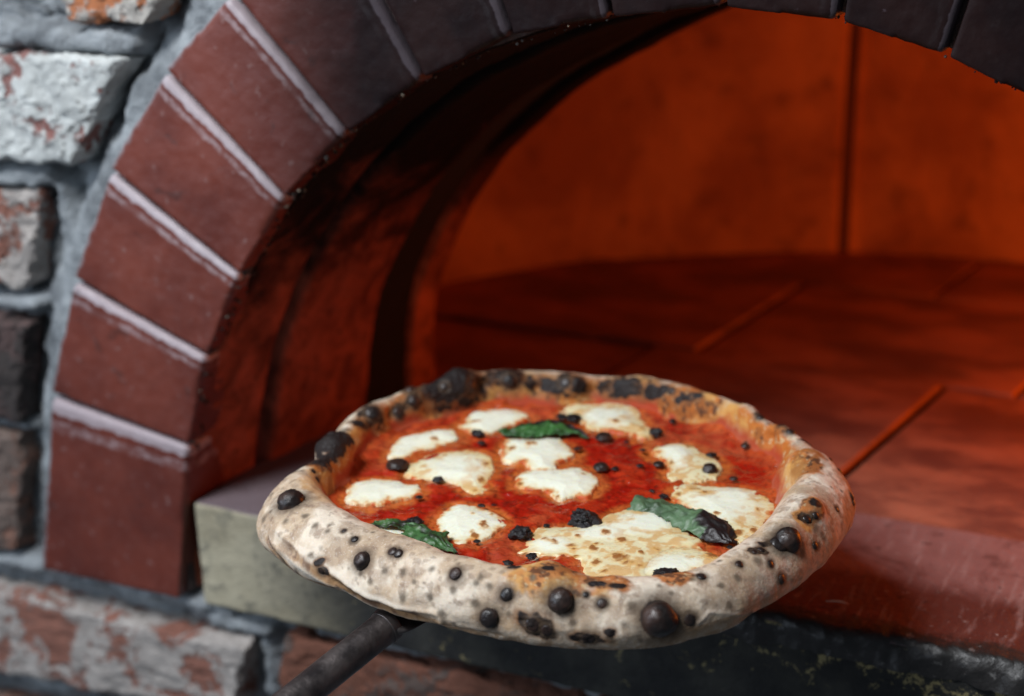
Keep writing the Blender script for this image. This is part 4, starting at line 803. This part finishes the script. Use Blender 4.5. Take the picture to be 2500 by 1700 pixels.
# basil
def leaf(spine, width, lift, shade, charf, seed, label, curl=0.0):
    Sp = catmull([np.append(bp(p[:2], 2, ZS+lift)[:2], ZS+lift+p[2]) for p in spine], 60); n = len(Sp); nw = 25; V = []; Cc = []
    for i in range(n):
        t = i/(n-1); d = Sp[min(i+1, n-1)]-Sp[max(i-1, 0)]; d /= np.linalg.norm(d); s = np.cross([0, 0, 1], d); s /= np.linalg.norm(s)
        wl = np.interp(t, np.linspace(0, 1, len(width)), width)
        for j in range(nw):
            u = j/(nw-1)*2-1; V.append(Sp[i]+s*u*wl+np.array([0, 0, -curl*u*u*wl*1.0+0.0003*math.cos(u*14+t*22)-0.0006*math.exp(-(u/0.08)**2)])); Cc.append((t, u))
    V = np.array(V); Cc = np.array(Cc); no = fbm(V, 130, 4, seed)
    V[:, 2] += (fbm(V, 170, 3, seed+2)-0.5)*0.0055; e = np.abs(Cc[:, 1]); V[:, :2] += (np.stack([fbm(V, 330, 2, seed+4), fbm(V, 330, 2, seed+5)], -1)-0.5)*0.0048*e[:, None]
    c = lay(np.repeat(C(*shade), len(V), 0), sstep(0.4, 0.65, no), tuple(x*0.5 for x in shade))
    vein = np.exp(-(Cc[:, 1]/0.05)**2)+0.5*np.exp(-((np.abs(Cc[:, 1])*0.5+Cc[:, 0]*4) % 0.5-0.25)**2/0.001)
    c = lay(c, vein*0.3, (0.14, 0.22, 0.08))
    c = lay(c, charf(Cc[:, 0], Cc[:, 1], no), (0.016, 0.010, 0.010))
    f = grid_faces(n, nw); bot = V-np.array([0, 0, 0.0006]); f2 = f[:, ::-1]+len(V)
    bd = [(i*nw, (i+1)*nw) for i in range(n-1)]+[((i+1)*nw+nw-1, i*nw+nw-1) for i in range(n-1)]+[(j+1, j) for j in range(nw-1)]+[((n-1)*nw+j, (n-1)*nw+j+1) for j in range(nw-1)]
    sd = np.array([(b, a, a+len(V), b+len(V)) for a, b in bd])
    return make('basil_leaf', np.concatenate([V, bot]), np.concatenate([f, f2, sd]), BASIL, pizza, cols=np.concatenate([c, c])) if not label else tag(make('basil_leaf', np.concatenate([V, bot]), np.concatenate([f, f2, sd]), BASIL, pizza, cols=np.concatenate([c, c])), label)
leaf([(1222, 1056, 0), (1290, 1050, 0.002), (1360, 1050, 0.003), (1434, 1064, 0.001)], [0.0008, 0.0085, 0.0115, 0.0125, 0.0105, 0.006, 0.001], 0.0035, (0.045, 0.15, 0.035), lambda t, u, n: sstep(0.0, 0.35, u*0.9+(t-0.5)*1.3+(n-0.5)*0.8-0.25), 301, 'glossy green basil leaf charred along one side, near the back', 0.15)
leaf([(885, 1288, 0.0), (930, 1281, 0.001), (985, 1284, 0.0015), (1010, 1292, 0)], [0.001, 0.004, 0.005, 0.0045, 0.002], 0.0035, (0.06, 0.15, 0.04), lambda t, u, n: sstep(0.6, 0.7, n)*0.8, 311, 'narrow dark green basil leaf along the front left crust', 0.1)
leaf([(990, 1288, 0.002), (1030, 1308, 0.004), (1070, 1330, 0.004), (1112, 1348, 0.0)], [0.002, 0.0085, 0.0105, 0.0115, 0.0085, 0.003, 0.0012], 0.004, (0.055, 0.15, 0.045), lambda t, u, n: 0.7*sstep(0.25, 0.1, np.abs(u-0.05+(n-0.5)*0.9)), 321, 'green basil leaf with dark brown streaks beside the front left crust', 0.35)
leaf([(1546, 1222, 0.001), (1610, 1236, 0.003), (1680, 1266, 0.005), (1735, 1290, 0.006), (1785, 1322, 0.0)], [0.008, 0.0105, 0.0085, 0.0105, 0.0115, 0.0115, 0.0025], 0.004, (0.11, 0.19, 0.10), lambda t, u, n: sstep(0.52, 0.68, t+(n-0.5)*0.6+u*0.10), 331, 'dull green basil leaf with a burnt black tip, lying on the cheese', 0.55)

# ------------------------------------------------------------------ peel
peel = empty('pizza_peel', 'dark steel pizza peel under the pizza, its round handle running to the lower left', 'pizza peel')
def tube(name, pts, rads, mat, parent, nseg=28, flat=None):
    pts = np.array(pts); V = []
    for i, p in enumerate(pts):
        d = pts[min(i+1, len(pts)-1)]-pts[max(i-1, 0)]; d /= np.linalg.norm(d); s = np.cross(d, [0, 0, 1.0]); s /= np.linalg.norm(s); u = np.cross(s, d)
        for k in range(nseg):
            a = 2*math.pi*k/nseg; fx = flat[i] if flat is not None else (1, 1); V.append(p+rads[i]*(s*math.cos(a)*fx[0]+u*math.sin(a)*fx[1]))
    f = [(i*nseg+k, i*nseg+(k+1) % nseg, (i+1)*nseg+(k+1) % nseg, (i+1)*nseg+k) for i in range(len(pts)-1) for k in range(nseg)]
    f += [tuple(range(nseg))[::-1], tuple(range((len(pts)-1)*nseg, len(pts)*nseg))]
    return make(name, V, f, mat, parent)
zb = ZS-0.0135
a = np.linspace(0, 2*math.pi, 96, endpoint=False); V = []
for r_, z_ in ((0.002, zb), (0.14, zb), (0.1405, zb-0.0006), (0.14, zb-0.0014), (0.002, zb-0.0014)):
    V.append(np.stack([PC[0]+r_*np.cos(a), PC[1]+r_*np.sin(a), 0*a+z_], -1))
V = np.array(V).transpose(1, 0, 2).reshape(-1, 3); make('blade', V, grid_faces(96, 5, True), STEEL, peel)
A0 = bp((1040, 1458), 2, zb-0.006); B0 = bp((728, 1702), 2, zb-0.022); K = bp((945, 1528), 2, zb-0.0085)
d = (B0-K); pts = [K-d*0.02, K+d*0.10, K+d*0.3, K+d, K+d*2.0]
tube('handle', catmull(pts, 60), np.full(60, 0.0090), STEEL, peel, 32)
tube('ferrule', catmull([K-d*0.035, K-d*0.02, K+d*0.03, K+d*0.045], 12), np.interp(np.arange(12), [0, 1, 10, 11], [0.0088, 0.0096, 0.0096, 0.0090]), STEEL, peel, 32)
tube('tang', catmull([A0, A0*0.5+K*0.5, A0*0.15+K*0.85, K, K+d*0.03], 24), np.full(24, 0.0085), STEEL, peel, 28, flat=[(np.interp(q, [0, 16, 23], [2.2, 1.5, 0.85]), np.interp(q, [0, 16, 23], [0.25, 0.35, 0.85])) for q in range(24)])
for t_ in (0.25, 0.6):
    p_ = A0*(1-t_)+K*t_; th_ = np.linspace(0, math.pi/2, 6)
    tube('rivet', [p_+np.array([0, 0, -0.008]), p_+np.array([0, 0, 0.0045])], [0.003, 0.003], STEEL, peel, 16)
